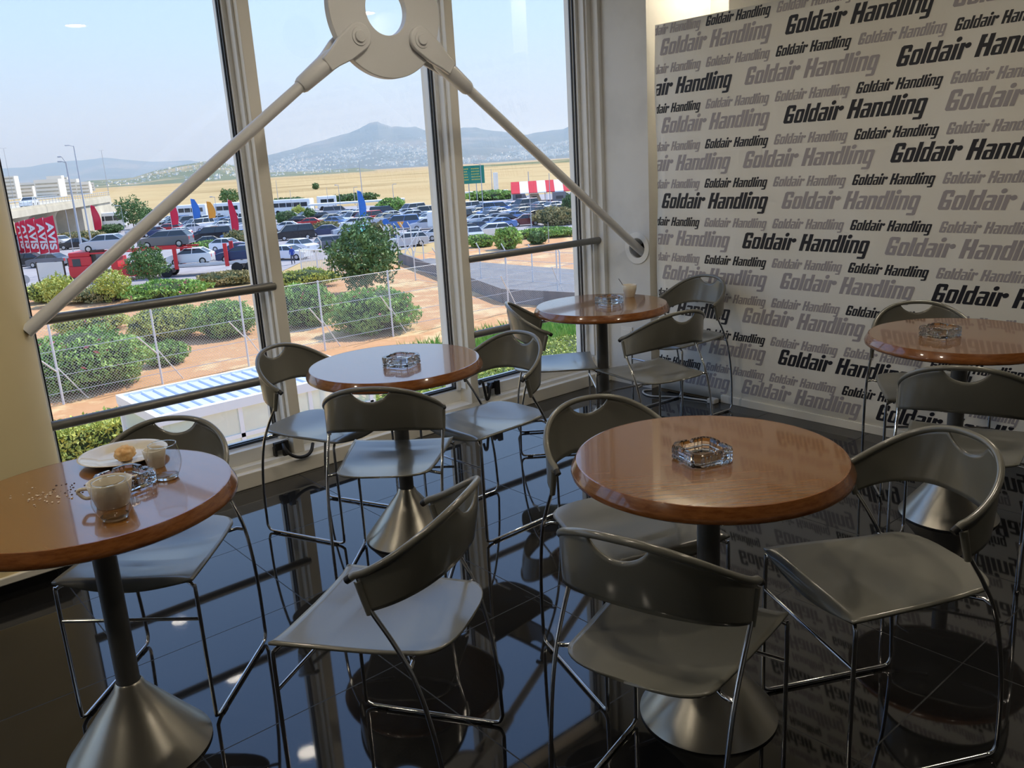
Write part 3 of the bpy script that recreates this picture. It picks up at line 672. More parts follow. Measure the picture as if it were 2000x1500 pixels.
# ---- mountains and hills (real relief far away)
def ridge(name, pts, depth, m, lab, seed, back=1.0, rough=.05):
    # pts: list of (x, y, z) crest points; slope falls toward the viewer by 'depth'
    random.seed(seed); P = []
    for a, b_ in zip(pts, pts[1:]):
        for k in range(8):
            t = k/8; P.append(Vector(a)*(1-t)+Vector(b_)*t)
    P.append(Vector(pts[-1])); rows = 22; vs = []
    for j in range(rows+1):
        t = j/rows                                     # 0 front foot, .72 crest, 1 back
        for p in P:
            r = Vector((p.x, p.y, 0)); u = r.normalized(); L = r.length
            if t <= .75: q = t/.75; dd = L-depth*(1-q); hh = q**1.5
            else: q = (t-.75)/.25; dd = L+depth*.8*q; hh = 1-q
            z = GZ-2+(p.z-GZ+2)*hh; x, y = u.x*dd, u.y*dd
            nn = noise.fractal(Vector((x/900, y/900, seed)), .8, 2, 6); z += (p.z-GZ)*rough*2.2*nn*min(1, 4*hh)*(1-.75*(hh > .98))
            vs.append((x, y, z))
    n = len(P); b = MB().add(vs, [(j*n+i, j*n+i+1, (j+1)*n+i+1, (j+1)*n+i) for j in range(rows) for i in range(n-1)])
    o = b.build(name, m, smooth=True, ang=180); o['kind'] = 'structure'; o['label'] = lab
    return P
R1 = ridge('mountain_far', [(1881.1, 12863.2, 254.6), (2328.1, 12789.8, 280.6), (2670.8, 12722.7, 287.7), (3086.5, 12628.3, 330.6), (3508.6, 12517.6, 354.8), (3746.6, 12448.4, 322.2), (4108.5, 12333.7, 268.5), (4545.2, 12179.6, 257.6), (4728.8, 12109.5, 212.3), (4973.3, 12011.1, 134.9), (5348.8, 11848.6, 62.0), (5732.1, 11668.0, 37.4)], 3500, M['mount'], 'faint far mountain range on the left', 2, rough=.03)
R2 = ridge('mountain_main', [(3351.7, 8352.6, 70.3), (3625.9, 8237.3, 141.1), (3808.7, 8154.4, 188.8), (3989.7, 8067.3, 222.2), (4171.8, 7974.7, 270.5), (4353.0, 7877.3, 318.9), (4532.9, 7775.1, 367.5), (4622.8, 7722.0, 396.7), (4713.4, 7667.0, 440.6), (4788.6, 7620.3, 460.8), (4851.0, 7580.7, 432.4), (4904.7, 7546.1, 404.5), (5012.5, 7475.0, 412.6), (5097.6, 7417.2, 412.2), (5179.6, 7360.1, 372.2), (5281.9, 7287.1, 325.6), (5409.5, 7192.9, 361.9), (5492.4, 7129.8, 366.1), (5593.9, 7050.4, 349.1), (5713.9, 6953.5, 315.5), (5871.7, 6820.8, 273.8), (5988.3, 6718.7, 244.9), (6105.1, 6612.7, 270.8), (6256.7, 6469.5, 283.6), (6350.6, 6377.3, 335.5), (6478.4, 6247.5, 383.8), (6688.3, 6022.2, 413.9), (6951.7, 5716.1, 358.6), (7314.6, 5243.8, 184.0)], 4200, M['mount'], 'long hazy mountain with white villages on its slopes', 5, rough=.045)
R3 = ridge('hill_near', [(376.0, 2976.3, 15.9), (605.5, 2938.3, 5.2), (672.9, 2923.6, 5.4), (770.9, 2899.3, 14.4), (841.1, 2879.7, 14.6), (884.0, 2866.8, 16.6), (943.8, 2847.7, 33.5), (1017.9, 2822.0, 46.5), (1092.1, 2794.2, 56.5), (1149.5, 2771.0, 46.7), (1205.5, 2747.1, 22.2), (1278.0, 2714.2, 7.7), (1381.7, 2662.9, 4.3), (1455.8, 2623.1, 4.4), (1529.8, 2580.6, 6.2), (1587.3, 2545.7, -7.8), (1673.8, 2489.7, -17.2)], 900, M['hill'], 'low tree covered hills with houses behind the airfield', 9, rough=.03)
R4 = ridge('hill_right', [(928.9, 1177.7, -4.2), (963.0, 1150.1, -4.2), (1002.8, 1115.5, -3.8), (1041.3, 1079.7, -2.5), (1090.2, 1030.2, -0.6), (1158.2, 953.2, -3.1), (1209.6, 887.1, -12.8)], 260, M['hill'], 'dark wooded bank beyond the airfield on the right', 12, rough=.03)
# houses: uncountable specks on the slopes
random.seed(21); b = MB()
def house(x, y, z, s):
    a = random.random()*3; R = Matrix.Rotation(a, 3, 'Z'); w, d, h_ = s*random.uniform(.7, 1.6), s*random.uniform(.6, 1.1), s*random.uniform(.5, 1.0)
    b.box(-w/2, w/2, -d/2, d/2, -s*.8, h_, rot=R, at=(x, y, z))
dep = bpy.context.evaluated_depsgraph_get(); dep.update()
from mathutils.bvhtree import BVHTree
def bvh(n): me = bpy.data.objects[n].data; return BVHTree.FromPolygons([v.co for v in me.vertices], [tuple(p.vertices) for p in me.polygons])
def scatter(bv, n, az0, az1, r0, r1, s, cl, seed):
    random.seed(seed); k = 0
    cs = [(random.uniform(az0, az1), random.uniform(r0, r1)) for _ in range(cl)]
    while k < n:
        ca = random.choice(cs); az = random.gauss(ca[0], (az1-az0)*.05); r = random.gauss(ca[1], (r1-r0)*.12); k += 1
        if not (az0 <= az <= az1): continue
        x, y = r*math.sin(az), r*math.cos(az); h_ = bv.ray_cast(Vector((x, y, 3000)), Vector((0, 0, -1)))
        if h_[0] and h_[0].z > -4: house(x, y, h_[0].z, s*random.uniform(.5, 1.3))
rd = math.radians
bm_, bh_, br_ = bvh('mountain_main'), bvh('hill_near'), bvh('hill_right')
scatter(bm_, 1500, rd(24), rd(37), 5300, 7600, 11, 34, 1); scatter(bm_, 900, rd(37), rd(47), 5300, 7000, 11, 20, 2)
scatter(bh_, 520, rd(13), rd(26), 2150, 2950, 4.5, 22, 3); scatter(bh_, 420, rd(26), rd(36), 2150, 2900, 4.5, 16, 4)
tag(b.build('distant_village_houses', M['house']), 'countless small white houses dotted over the far slopes', 'houses', kind='stuff')
# the town at the left foot of the hills: blocks one can tell apart
random.seed(8); K = 0
for (px, w_, h_, lb_) in [((236.4, 1313.3), 15.1, 11.6, 'pale low town block at the foot of the hills, first from the left'), ((222.1, 1230.4), 23.4, 8.7, 'pale low town block at the foot of the hills, second from the left'), ((158.2, 875.2), 24.2, 19.6, 'pale tall town block at the foot of the hills, third from the left'), ((253.6, 1391.1), 17.6, 19.5, 'pale tall town block at the foot of the hills, fourth from the left'), ((250.6, 1347.3), 19.4, 9.8, 'pale low town block at the foot of the hills, fifth from the left'), ((193.4, 1021.6), 26.3, 11.3, 'pale low town block at the foot of the hills, sixth from the left'), ((213.2, 1094.6), 23.0, 9.9, 'pale low town block at the foot of the hills, seventh from the left'), ((179.5, 911.1), 21.5, 10.3, 'pale low town block at the foot of the hills, eighth from the left'), ((233.9, 1180.8), 18.7, 15.2, 'pale tall town block at the foot of the hills, ninth from the left'), ((196.4, 982.9), 29.9, 13.6, 'pale low town block at the foot of the hills, tenth from the left'), ((212.5, 1050.4), 16.1, 8.8, 'pale low town block at the foot of the hills, eleventh from the left'), ((257.0, 1246.4), 27.9, 13.4, 'pale low town block at the foot of the hills, twelfth from the left'), ((253.0, 1211.0), 17.4, 12.5, 'pale low town block at the foot of the hills, thirteenth from the left'), ((275.9, 1289.0), 16.3, 11.6, 'pale low town block at the foot of the hills, fourteenth from the left'), ((289.2, 1327.4), 18.3, 10.4, 'pale low town block at the foot of the hills, fifteenth from the left'), ((322.5, 1463.9), 17.6, 8.9, 'pale low town block at the foot of the hills, sixteenth from the left'), ((187.3, 836.7), 19.5, 15.0, 'pale tall town block at the foot of the hills, seventeenth from the left'), ((200.5, 869.8), 12.2, 18.0, 'pale tall town block at the foot of the hills, eighteenth from the left'), ((234.9, 1018.9), 21.1, 12.6, 'pale low town block at the foot of the hills, nineteenth from the left'), ((318.6, 1377.9), 21.4, 16.9, 'pale tall town block at the foot of the hills, twentieth from the left'), ((271.0, 1160.0), 19.4, 19.3, 'pale tall town block at the foot of the hills, twenty-first from the left'), ((228.6, 960.4), 27.0, 14.9, 'pale tall town block at the foot of the hills, twenty-second from the left'), ((335.5, 1409.3), 19.1, 17.6, 'pale tall town block at the foot of the hills, twenty-third from the left'), ((290.2, 1199.6), 17.4, 8.4, 'pale low town block at the foot of the hills, twenty-fourth from the left'), ((279.9, 1125.3), 23.5, 5.9, 'pale low town block at the foot of the hills, twenty-fifth from the left'), ((363.0, 1449.4), 24.1, 6.0, 'pale low town block at the foot of the hills, twenty-sixth from the left'), ((269.7, 1061.8), 20.3, 8.5, 'pale low town block at the foot of the hills, twenty-seventh from the left'), ((321.0, 1260.7), 28.6, 11.3, 'pale low town block at the foot of the hills, twenty-eighth from the left'), ((236.1, 921.6), 12.1, 11.6, 'pale low town block at the foot of the hills, twenty-ninth from the left'), ((341.1, 1330.9), 26.8, 4.9, 'pale low town block at the foot of the hills, thirtieth from the left')]:
    w2 = w_; o = MB(); o.box(-w2/2, w2/2, -8, 8, 0, h_); 
    for fl in range(int(h_//3.2)):
        o.box(-w2/2+1, w2/2-1, -8.1, -7.9, fl*3.2+1.1, fl*3.2+2.4, 1)
    q = o.build('town_building', [M['house'], M['concrete']]); q.location = (px[0], px[1], GZ); q.rotation_euler = (0, 0, -math.atan2(px[0], px[1])+random.uniform(-.3, .3))
    tag(q, lb_, 'building', 'town blocks at the left foot of the hills')
# trees scattered along the airfield edge
def leaves(mb, n, fn, size, mi=0, seed=0):
    rnd = random.Random(seed); vs = []; fs = []; o = len(mb.v)
    for i in range(n):
        p = fn(rnd); s_ = size*rnd.uniform(.6, 1.3)
        a = Vector((rnd.gauss(0, 1), rnd.gauss(0, 1), rnd.gauss(0, .7))).normalized(); c = a.orthogonal().normalized(); c = Matrix.Rotation(rnd.random()*6.28, 3, a) @ c; e = a.cross(c)
        vs += [p-c*s_, p+e*s_*.45, p+c*s_, p-e*s_*.45]; k = 4*i; fs.append((k, k+1, k+2, k+3))
    mb.add(vs, fs, mi)
def crown_fn(rx, ry, rz, z0, lump=.22, seed=0, lo=-.9):
    def f(rnd):
        while True:
            d = Vector((rnd.gauss(0, 1), rnd.gauss(0, 1), rnd.gauss(0, 1))).normalized()
            if d.z > lo: break
        k = 1+lump*noise.noise(d*2.3+Vector((seed, 0, 0)))*2; r = rnd.uniform(.80, 1.04)*k
        return Vector((d.x*rx*r, d.y*ry*r, z0+d.z*rz*r))
    return f
def bush(c, rx, ry, h_, leaf, n, size, seed, lab, name='bush', cat='bush', group=None, blossom=0, core='core'):
    r = empty(name, (c[0], c[1], GZ), 0, lab, cat, group); rz = h_/2*1.0; z0 = h_-rz
    mb = MB(); leaves(mb, n, crown_fn(rx, ry, rz, z0, .16, seed, -1), size, 0, seed)
    if blossom: leaves(mb, blossom, crown_fn(rx*1.03, ry*1.03, rz*1.03, z0, .16, seed, -.2), size*1.3, 1, seed+50)
    mb.build('foliage', [M[leaf], M['pink']], r)
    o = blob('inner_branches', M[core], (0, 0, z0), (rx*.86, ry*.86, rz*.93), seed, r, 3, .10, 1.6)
    return r
def tree(c, h_, rx, rz, leaf, n, size, seed, lab, trunk=.1, cat='tree', name='tree', group=None):
    r = empty(name, (c[0], c[1], GZ), 0, lab, cat, group); z0 = h_-rz
    mb = MB(); leaves(mb, n, crown_fn(rx, rx, rz, z0, .3, seed, -1), size, 0, seed); leaves(mb, n//3, lambda q: crown_fn(rx, rx, rz, 0, .3, seed, -1)(q)*.6+Vector((0, 0, z0)), size, 0, seed+9)
    mb.build('foliage', M[leaf], r)
    t = MB().tube([(0, 0, 0), (.05, 0, z0*.5), (0, .05, z0+rz*.3)], [trunk, trunk*.8, trunk*.4], 8)
    for k in range(6):
        a = k*1.05+seed; t.tube([(0, 0, z0*.55+k*.05*rz), (math.cos(a)*rx*.5, math.sin(a)*rx*.5, z0+rz*(.1+.07*k))], [trunk*.4, trunk*.12], 5)
    t.build('trunk', M['bark'], r)
    return r
o = bush((8.83, 39.26), 2.48, 1.98, 2.47, 'leaf', 9000, 0.100, 1, 'big round green shrub behind the fence at the left window', blossom=30)
o.rotation_euler = (0, 0, -0.221)
o = bush((15.32, 48.15), 2.08, 1.88, 1.71, 'leaf_y', 5200, 0.100, 2, 'broad yellow green shrub behind the fence, left of the big left post', blossom=0)
o.rotation_euler = (0, 0, -0.308)
o = bush((17.55, 45.49), 1.68, 1.52, 1.90, 'leaf', 5200, 0.100, 3, 'broad green shrub behind the fence next to the left mullion', blossom=0)
o.rotation_euler = (0, 0, -0.368)
o = bush((12.83, 41.17), 1.02, 0.92, 1.06, 'leaf', 2200, 0.090, 4, 'small round shrub on the bare soil behind the fence', blossom=0)
o.rotation_euler = (0, 0, -0.302)
o = bush((13.02, 54.42), 2.12, 1.69, 1.18, 'leaf_y', 3600, 0.100, 5, 'low yellow shrub above the big round shrub at the left window', blossom=12)
o.rotation_euler = (0, 0, -0.235)
o = bush((23.36, 39.24), 2.26, 1.92, 2.23, 'leaf', 9000, 0.100, 6, 'large domed green shrub with pink flowers seen through the middle window', blossom=60)
o.rotation_euler = (0, 0, -0.537)
o = bush((21.90, 44.28), 1.61, 1.37, 2.35, 'leaf', 5500, 0.100, 7, 'green shrub at the left edge of the middle window', blossom=10)
o.rotation_euler = (0, 0, -0.459)
o = bush((29.55, 59.28), 2.54, 1.53, 1.40, 'leaf_y', 4800, 0.100, 8, 'yellow topped hedge in front of the white gate', blossom=0)
o.rotation_euler = (0, 0, -0.462)
o = bush((20.98, 64.62), 2.90, 2.03, 1.32, 'leaf', 5000, 0.120, 9, 'oleander hedge with pale flowers below the car transporter', blossom=40)
o.rotation_euler = (0, 0, -0.314)
o = bush((26.74, 67.52), 2.46, 1.48, 1.11, 'leaf_dry', 3600, 0.120, 10, 'brownish hedge below the rear of the car transporter', blossom=0)
o.rotation_euler = (0, 0, -0.377)
o = bush((14.92, 72.36), 2.02, 1.41, 1.61, 'leaf_y', 3000, 0.110, 11, 'yellow bush at the left edge near the round road sign', blossom=0)
o.rotation_euler = (0, 0, -0.203)
o = bush((17.50, 68.77), 2.60, 2.08, 1.04, 'leaf_dry', 2600, 0.110, 12, 'dry brown shrub under the small trees', blossom=0)
o.rotation_euler = (0, 0, -0.249)
o = bush((54.73, 69.52), 1.45, 1.31, 1.26, 'leaf', 1700, 0.140, 13, 'small shrub left in the upper part of the right window', blossom=0)
o.rotation_euler = (0, 0, -0.667)
o = bush((54.48, 64.89), 1.34, 1.21, 2.11, 'leaf', 2600, 0.150, 14, 'bushy green palm like shrub in the right window', blossom=0)
o.rotation_euler = (0, 0, -0.698)
o = bush((64.28, 69.68), 3.51, 1.75, 1.10, 'leaf', 3600, 0.160, 15, 'long low hedge across the right window', blossom=0)
o.rotation_euler = (0, 0, -0.745)
o = bush((58.82, 65.24), 0.94, 0.85, 1.23, 'leaf_d', 1500, 0.140, 16, 'dark round shrub in the right window', blossom=0)
o.rotation_euler = (0, 0, -0.734)
o = bush((76.42, 80.98), 2.91, 2.03, 2.34, 'leaf_dry', 3000, 0.180, 17, 'loose olive bush behind the maroon car', blossom=0)
o.rotation_euler = (0, 0, -0.756)
o = bush((90.07, 91.16), 1.95, 1.56, 3.33, 'leaf_d', 2000, 0.220, 18, 'dark tree crown at the right edge of the right window', blossom=0)
o.rotation_euler = (0, 0, -0.779)
o = bush((86.60, 135.92), 2.65, 2.12, 3.06, 'leaf', 2200, 0.240, 19, 'green bush behind the far car rows in the middle window', blossom=0)
o.rotation_euler = (0, 0, -0.567)
o = bush((57.04, 92.49), 1.59, 1.43, 1.93, 'leaf_dry', 1700, 0.160, 20, 'dry bush between the parked cars in the middle window', blossom=0)
o.rotation_euler = (0, 0, -0.553)
o = bush((58.96, 109.97), 1.98, 1.78, 1.62, 'leaf_dry', 1500, 0.160, 21, 'reddish brown shrub beside the black minivan', blossom=0)
o.rotation_euler = (0, 0, -0.492)
o = bush((65.83, 136.28), 1.76, 1.58, 2.32, 'leaf_d', 1500, 0.160, 22, 'grey green bush at the left edge of the middle window car rows', blossom=0)
o.rotation_euler = (0, 0, -0.450)
o = bush((44.75, 162.30), 2.31, 1.85, 1.54, 'leaf_d', 1200, 0.180, 23, 'dark green hedge piece behind the transporter', blossom=0)
o.rotation_euler = (0, 0, -0.269)
o = bush((35.97, 147.90), 3.60, 2.88, 1.47, 'leaf_dry', 2000, 0.180, 24, 'olive brown bushes under the elevated road', blossom=0)
o.rotation_euler = (0, 0, -0.239)
o = bush((42.63, 102.94), 1.50, 1.35, 2.05, 'leaf_dry', 1500, 0.140, 25, 'dry bush beside the last red feather flag', blossom=0)
o.rotation_euler = (0, 0, -0.393)
o = bush((39.22, 103.17), 2.15, 1.51, 1.14, 'leaf', 1500, 0.140, 26, 'low green shrub behind the transporter', blossom=0)
o.rotation_euler = (0, 0, -0.363)
o = bush((106.30, 218.16), 5.54, 3.33, 2.08, 'leaf_d', 1500, 0.300, 27, 'dark bushes at the airfield edge, left of the coaches in the middle window', blossom=0)
o.rotation_euler = (0, 0, -0.453)
o = bush((117.28, 202.26), 7.11, 3.56, 2.29, 'leaf_d', 1800, 0.350, 28, 'line of dark bushes at the airfield edge in the middle window', blossom=0)
o.rotation_euler = (0, 0, -0.525)
o = bush((122.98, 151.66), 6.23, 3.12, 2.14, 'leaf', 1800, 0.350, 29, 'green bushes behind the yard in the right window', blossom=0)
o.rotation_euler = (0, 0, -0.681)

tree((30.65, 52.29), 4.79, 2.20, 2.11, 'leaf_d', 5200, 0.150, 1, 'leafy young tree beside the white gate in the middle window', 0.094)
tree((22.82, 74.16), 3.09, 1.55, 1.24, 'leaf_d', 2600, 0.120, 2, 'small round tree with a thin trunk in front of the transporter', 0.081)
tree((17.76, 66.87), 2.28, 1.25, 0.96, 'leaf_y', 1800, 0.110, 3, 'small thin yellow green tree under the diagonal rod', 0.075)
tree((14.73, 69.44), 2.21, 1.11, 0.93, 'leaf_y', 1500, 0.110, 4, 'small light green tree near the round road sign', 0.072)
tree((50.32, 167.6), 5.60, 2.75, 2.35, 'leaf_d', 1800, 0.220, 5, 'pine tree behind the car park in the left window', 0.105)
tree((53.86, 169.91), 3.65, 1.18, 1.46, 'leaf_d', 900, 0.200, 6, 'smaller pine beside the taller one in the left window', 0.074)
tree((108.01, 260.98), 4.65, 3.07, 2.09, 'leaf_d', 900, 0.350, 7, 'dark tree far behind the white coach in the left window', 0.111)
tree((78.34, 156.37), 2.08, 1.27, 0.94, 'leaf_y', 900, 0.200, 8, 'small yellow green tree in front of the white coaches', 0.075)
tree((72.15, 140.07), 2.15, 1.05, 0.97, 'leaf_d', 700, 0.200, 9, 'small dark tree in front of the white coaches', 0.071)
tree((202.82, 384.13), 2.92, 1.57, 1.31, 'leaf_d', 300, 0.500, 10, 'lone dark tree on the dry airfield', 0.081)

# box hedges near the building
def hedge(x0, x1, y0, y1, zt, leaf, n, size, seed, lab):
    r = empty('hedge', ((x0+x1)/2, (y0+y1)/2, GZ), 0, lab, 'hedge'); w, d, h_ = (x1-x0)/2, (y1-y0)/2, zt-GZ
    def f(q):
        a = q.random()
        if a < .62: p = Vector((q.uniform(-w, w), q.uniform(-d, d), h_))
        elif a < .9: p = Vector((q.uniform(-w, w), -d, q.uniform(0, h_)))
        else: p = Vector((q.choice((-w, w)), q.uniform(-d, d), q.uniform(0, h_)))
        return p+Vector((q.gauss(0, .05), q.gauss(0, .05), q.gauss(0, .05)))
    mb = MB(); leaves(mb, n, f, size, 0, seed); mb.build('foliage', M[leaf], r)
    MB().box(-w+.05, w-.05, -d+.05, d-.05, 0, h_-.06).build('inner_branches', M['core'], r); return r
hedge(2.5, 9.4, 27.9, 29.7, -5.85, 'leaf_y', 9000, .085, 3, 'clipped yellow green hedge left of the glass canopy')
hedge(11.3, 19.0, 20.8, 24.6, -6.0, 'leaf_y', 11000, .08, 4, 'clipped yellow green hedge right of the glass canopy, seen through the middle window')
hedge(19.5, 30.0, 20.2, 26.5, -6.1, 'leaf_y', 12000, .085, 5, 'low leafy hedge under the right window')
r = empty('ornamental_grass', (23, 29.5, GZ), 0, 'tall bright green ornamental grass seen through the right window', 'grass'); r['kind'] = 'stuff'
random.seed(6); mb = MB()
for i in range(5200):
    x, y = random.uniform(-3.2, 8), random.uniform(-2.4, 2.2); h_ = random.uniform(.5, 1.1); a = random.random()*6.28; w = .022; dx, dy = math.cos(a), math.sin(a); l_ = random.uniform(.1, .5)
    mb.add([(x-dy*w, y+dx*w, 0), (x+dy*w, y-dx*w, 0), (x+dx*l_*.4+dy*w*.7, y+dy*l_*.4-dx*w*.7, h_*.6), (x+dx*l_, y+dy*l_, h_)], [(0, 1, 2), (0, 2, 3)])
g_ = mb.build('ornamental_grass_blades', mat('grass_blade', srgb(120, 170, 66), .6, noise_=(1.0, srgb(160, 182, 90), .4, .6)), r)

# ---- chain-link fence
def mesh_mat():
    m = bpy.data.materials.new('chain_link'); m.use_nodes = True; t = m.node_tree; b = t.nodes['Principled BSDF']; b.inputs['Base Color'].default_value = srgb(222, 222, 220); b.inputs['Roughness'].default_value = .5
    c = t.nodes.new('ShaderNodeTexCoord'); s_ = t.nodes.new('ShaderNodeSeparateXYZ'); t.links.new(c.outputs['Object'], s_.inputs[0])
    def mth(op, a, v=None, w=None):
        n = t.nodes.new('ShaderNodeMath'); n.operation = op
        for i, q in enumerate((a, v)):
            if q is None: continue
            if isinstance(q, (int, float)): n.inputs[i].default_value = q
            else: t.links.new(q, n.inputs[i])
        return n.outputs[0]
    out = []
    for sg in (1, -1):
        z = mth('MULTIPLY', s_.outputs['Z'], sg*1.0); u = mth('ADD', s_.outputs['X'], z); u = mth('DIVIDE', u, .13); u = mth('FRACT', u); u = mth('LESS_THAN', u, .085); out.append(u)
    al = mth('MAXIMUM', out[0], out[1]); t.links.new(al, b.inputs['Alpha']); return m
M['chain'] = mesh_mat()
FY = 37.0; fence = empty('chain_link_fence', (10.55, FY, GZ), 0, 'long white chain link fence on galvanised posts running across behind the canopy', 'fence')
FP = [-7.2+3.93*k for k in range(13)]
mb = MB().add([(FP[0], 0, .05), (FP[-1], 0, .05), (FP[-1], 0, 3.4), (FP[0], 0, 3.4)], [(0, 1, 2, 3)]); mb.build('wire_mesh', M['chain'], fence)
w_ = MB()
for z in (3.4, 2.2, 1.2, .5): w_.tube([(FP[0], 0, z), (FP[-1], 0, z)], .012, 4)
w_.build('tension_wire', M['galv'], fence)
for x in FP:
    MB().tube([(x, 0, 0), (x, 0, 3.45)], .045, 10).build('post', M['galv'], fence)
    MB().tube([(x, 0, 1.35), (x-.85, -.5, 2.3)], .03, 8).build('strut', M['galv'], fence)
    MB().tube([(x+.05, .05, 1.5), (x+1.0, .3, 0)], .026, 8).build('brace', M['galv'], fence)
# second fence with cranked posts
def cranked(c, lab, h_=2.7):
    p = MB().tube([(0, 0, 0), (0, 0, h_-.45), (-.28, 0, h_)], .045, 8); o = p.build('cranked_post', M['galv']); o.location = (c[0], c[1], GZ)
    return tag(o, lab, 'fence post', 'cranked white posts of the far fence')
cranked((39.23, 50.01), 'leftmost cranked white fence post in the right window')
cranked((39.61, 47.55), 'second cranked white fence post in the right window')
cranked((39.86, 44.91), 'third cranked white fence post in the right window')
cranked((40.13, 42.36), 'fourth cranked white fence post, by the right frame')
cranked((37.52, 71.26), 'cranked white fence post behind the white gate')
cranked((36.19, 54.26), 'cranked white fence post right of the leafy young tree')
cranked((35.75, 50.7), 'cranked white fence post next to the right mullion')
cranked((39.88, 58.31), 'cranked white fence post behind the ramp')
f2 = empty('wire_fence', (0, 0, GZ), 0, 'fine wire fence strung between the cranked white posts', 'fence'); w2 = MB(); F2 = [(36.19, 54.26), (35.75, 50.7), (39.23, 50.01), (39.61, 47.55), (39.86, 44.91), (40.13, 42.36), (40.56, 39.6)]
for z in (2.2, 1.5, .8, .1): w2.tube([(x, y, z) for x, y in F2], .014, 4)
w2.build('wires', M['galv'], f2)
# white sliding gate of upright bars
ga, gb = [(33.61, 67.87), (34.83, 61.28)]
gt = empty('sliding_gate', (ga[0], ga[1], GZ), 0, 'white steel sliding gate of upright bars at the car park', 'gate'); d = Vector((gb[0]-ga[0], gb[1]-ga[1], 0)); L = d.length; u = d.normalized()
fr_ = MB()
for z in (.15, 2.1): fr_.tube([(0, 0, z), tuple(u*L+Vector((0, 0, z)))], .05, 6)
for k in (0, .33, .66, 1): fr_.tube([tuple(u*L*k), tuple(u*L*k+Vector((0, 0, 2.2)))], .06, 6)
fr_.build('gate_frame', M['whitec'], gt); bb = MB()
for k in range(30): q = u*L*(k+.5)/30; bb.box(-.025, .025, -.025, .025, .15, 2.1, at=tuple(q))
bb.build('bars', M['whitec'], gt)
ga = [(42.56, 66.93)][0]
gp = empty('gate_pylon', (ga[0], ga[1], GZ), 0, 'white braced steel frame at the end of the sliding gate', 'gate post'); q = MB()
for x in (-.9, -.3, .5, 1.2, 2.0): q.tube([(x, 0, 0), (x, 0, 3.0), (x-.3, 0, 3.5)], .05, 6)
for x0_, x1_ in ((-.9, 1.2), (1.2, -.9), (2.0, .5), (.5, 3.2), (2.0, 3.0)): q.tube([(x0_, 0, 0), (x1_, 0, 2.9)], .035, 6)
q.build('frame', M['whitec'], gp)

# ---- glazed canopy below the windows
cn = empty('glass_canopy', (8.2, 20.2, GZ), 0, 'white steel and glass canopy with a blue tinted ribbed roof just below the windows', 'canopy')
cx0, cx1, cy0, cy1, ct = 5.42-8.2, 10.98-8.2, 18.72-20.2, 21.68-20.2, 3.5
MB().box(cx0+.12, cx1-.12, cy0+.16, cy1-.12, ct-.10, ct-.06).build('roof_sheet', M['roofblue'], cn)
for k in range(18):
    x = cx0+.3+k*(cx1-cx0-.5)/17.5
    MB().prism([(-.045, 0), (-.03, .045), (.03, .045), (.045, 0)], cy0+.18, cy1-.16, fr=lambda a, b_, c, x=x: (x+a, c, ct-.06+b_)).build('roof_rib', M['roofblue'], cn)
f = MB(); f.box(cx0, cx1, cy0, cy0+.16, ct-.22, ct); f.box(cx0, cx1, cy1-.12, cy1, ct-.22, ct); f.box(cx0, cx0+.12, cy0+.16, cy1-.12, ct-.22, ct); f.box(cx1-.12, cx1, cy0+.16, cy1-.12, ct-.22, ct)
f.build('fascia', M['whitec'], cn)
f = MB()
for x in (cx0+.06, cx0+1.9, cx0+3.7, cx1-.14): f.box(x-.05, x+.05, cy0+.05, cy0+.15, 0, ct-.2)
for x in (cx0+.06, cx1-.14): f.box(x-.05, x+.05, cy1-.15, cy1-.05, 0, ct-.2)
f.box(cx0+.05, cx1-.05, cy0+.05, cy0+.12, 2.55, 2.65); f.box(cx0+.05, cx0+.12, cy0+.1, cy1-.1, 2.55, 2.65); f.box(cx0+.05, cx1-.05, cy0+.05, cy0+.12, .0, .1)
f.build('canopy_frame', M['whitec'], cn)
g = MB(); g.add([(cx0, cy0+.08, .1), (cx1, cy0+.08, .1), (cx1, cy0+.08, ct-.2), (cx0, cy0+.08, ct-.2)], [(0, 1, 2, 3)]); g.add([(cx0+.08, cy0, .1), (cx0+.08, cy1, .1), (cx0+.08, cy1, ct-.2), (cx0+.08, cy0, ct-.2)], [(0, 1, 2, 3)])
g.add([(cx0, cy1-.08, .1), (cx1, cy1-.08, .1), (cx1, cy1-.08, ct-.2), (cx0, cy1-.08, ct-.2)], [(0, 1, 2, 3)]); g.build('glazing', M['polyc'], cn)
MB().box(cx0+.1, cx1-.1, cy0+.1, cy1-.1, 0.02, .12).box(cx0+.6, cx1-.8, cy1-1.1, cy1-.5, .12, .6).build('platform', M['whitec'], cn)

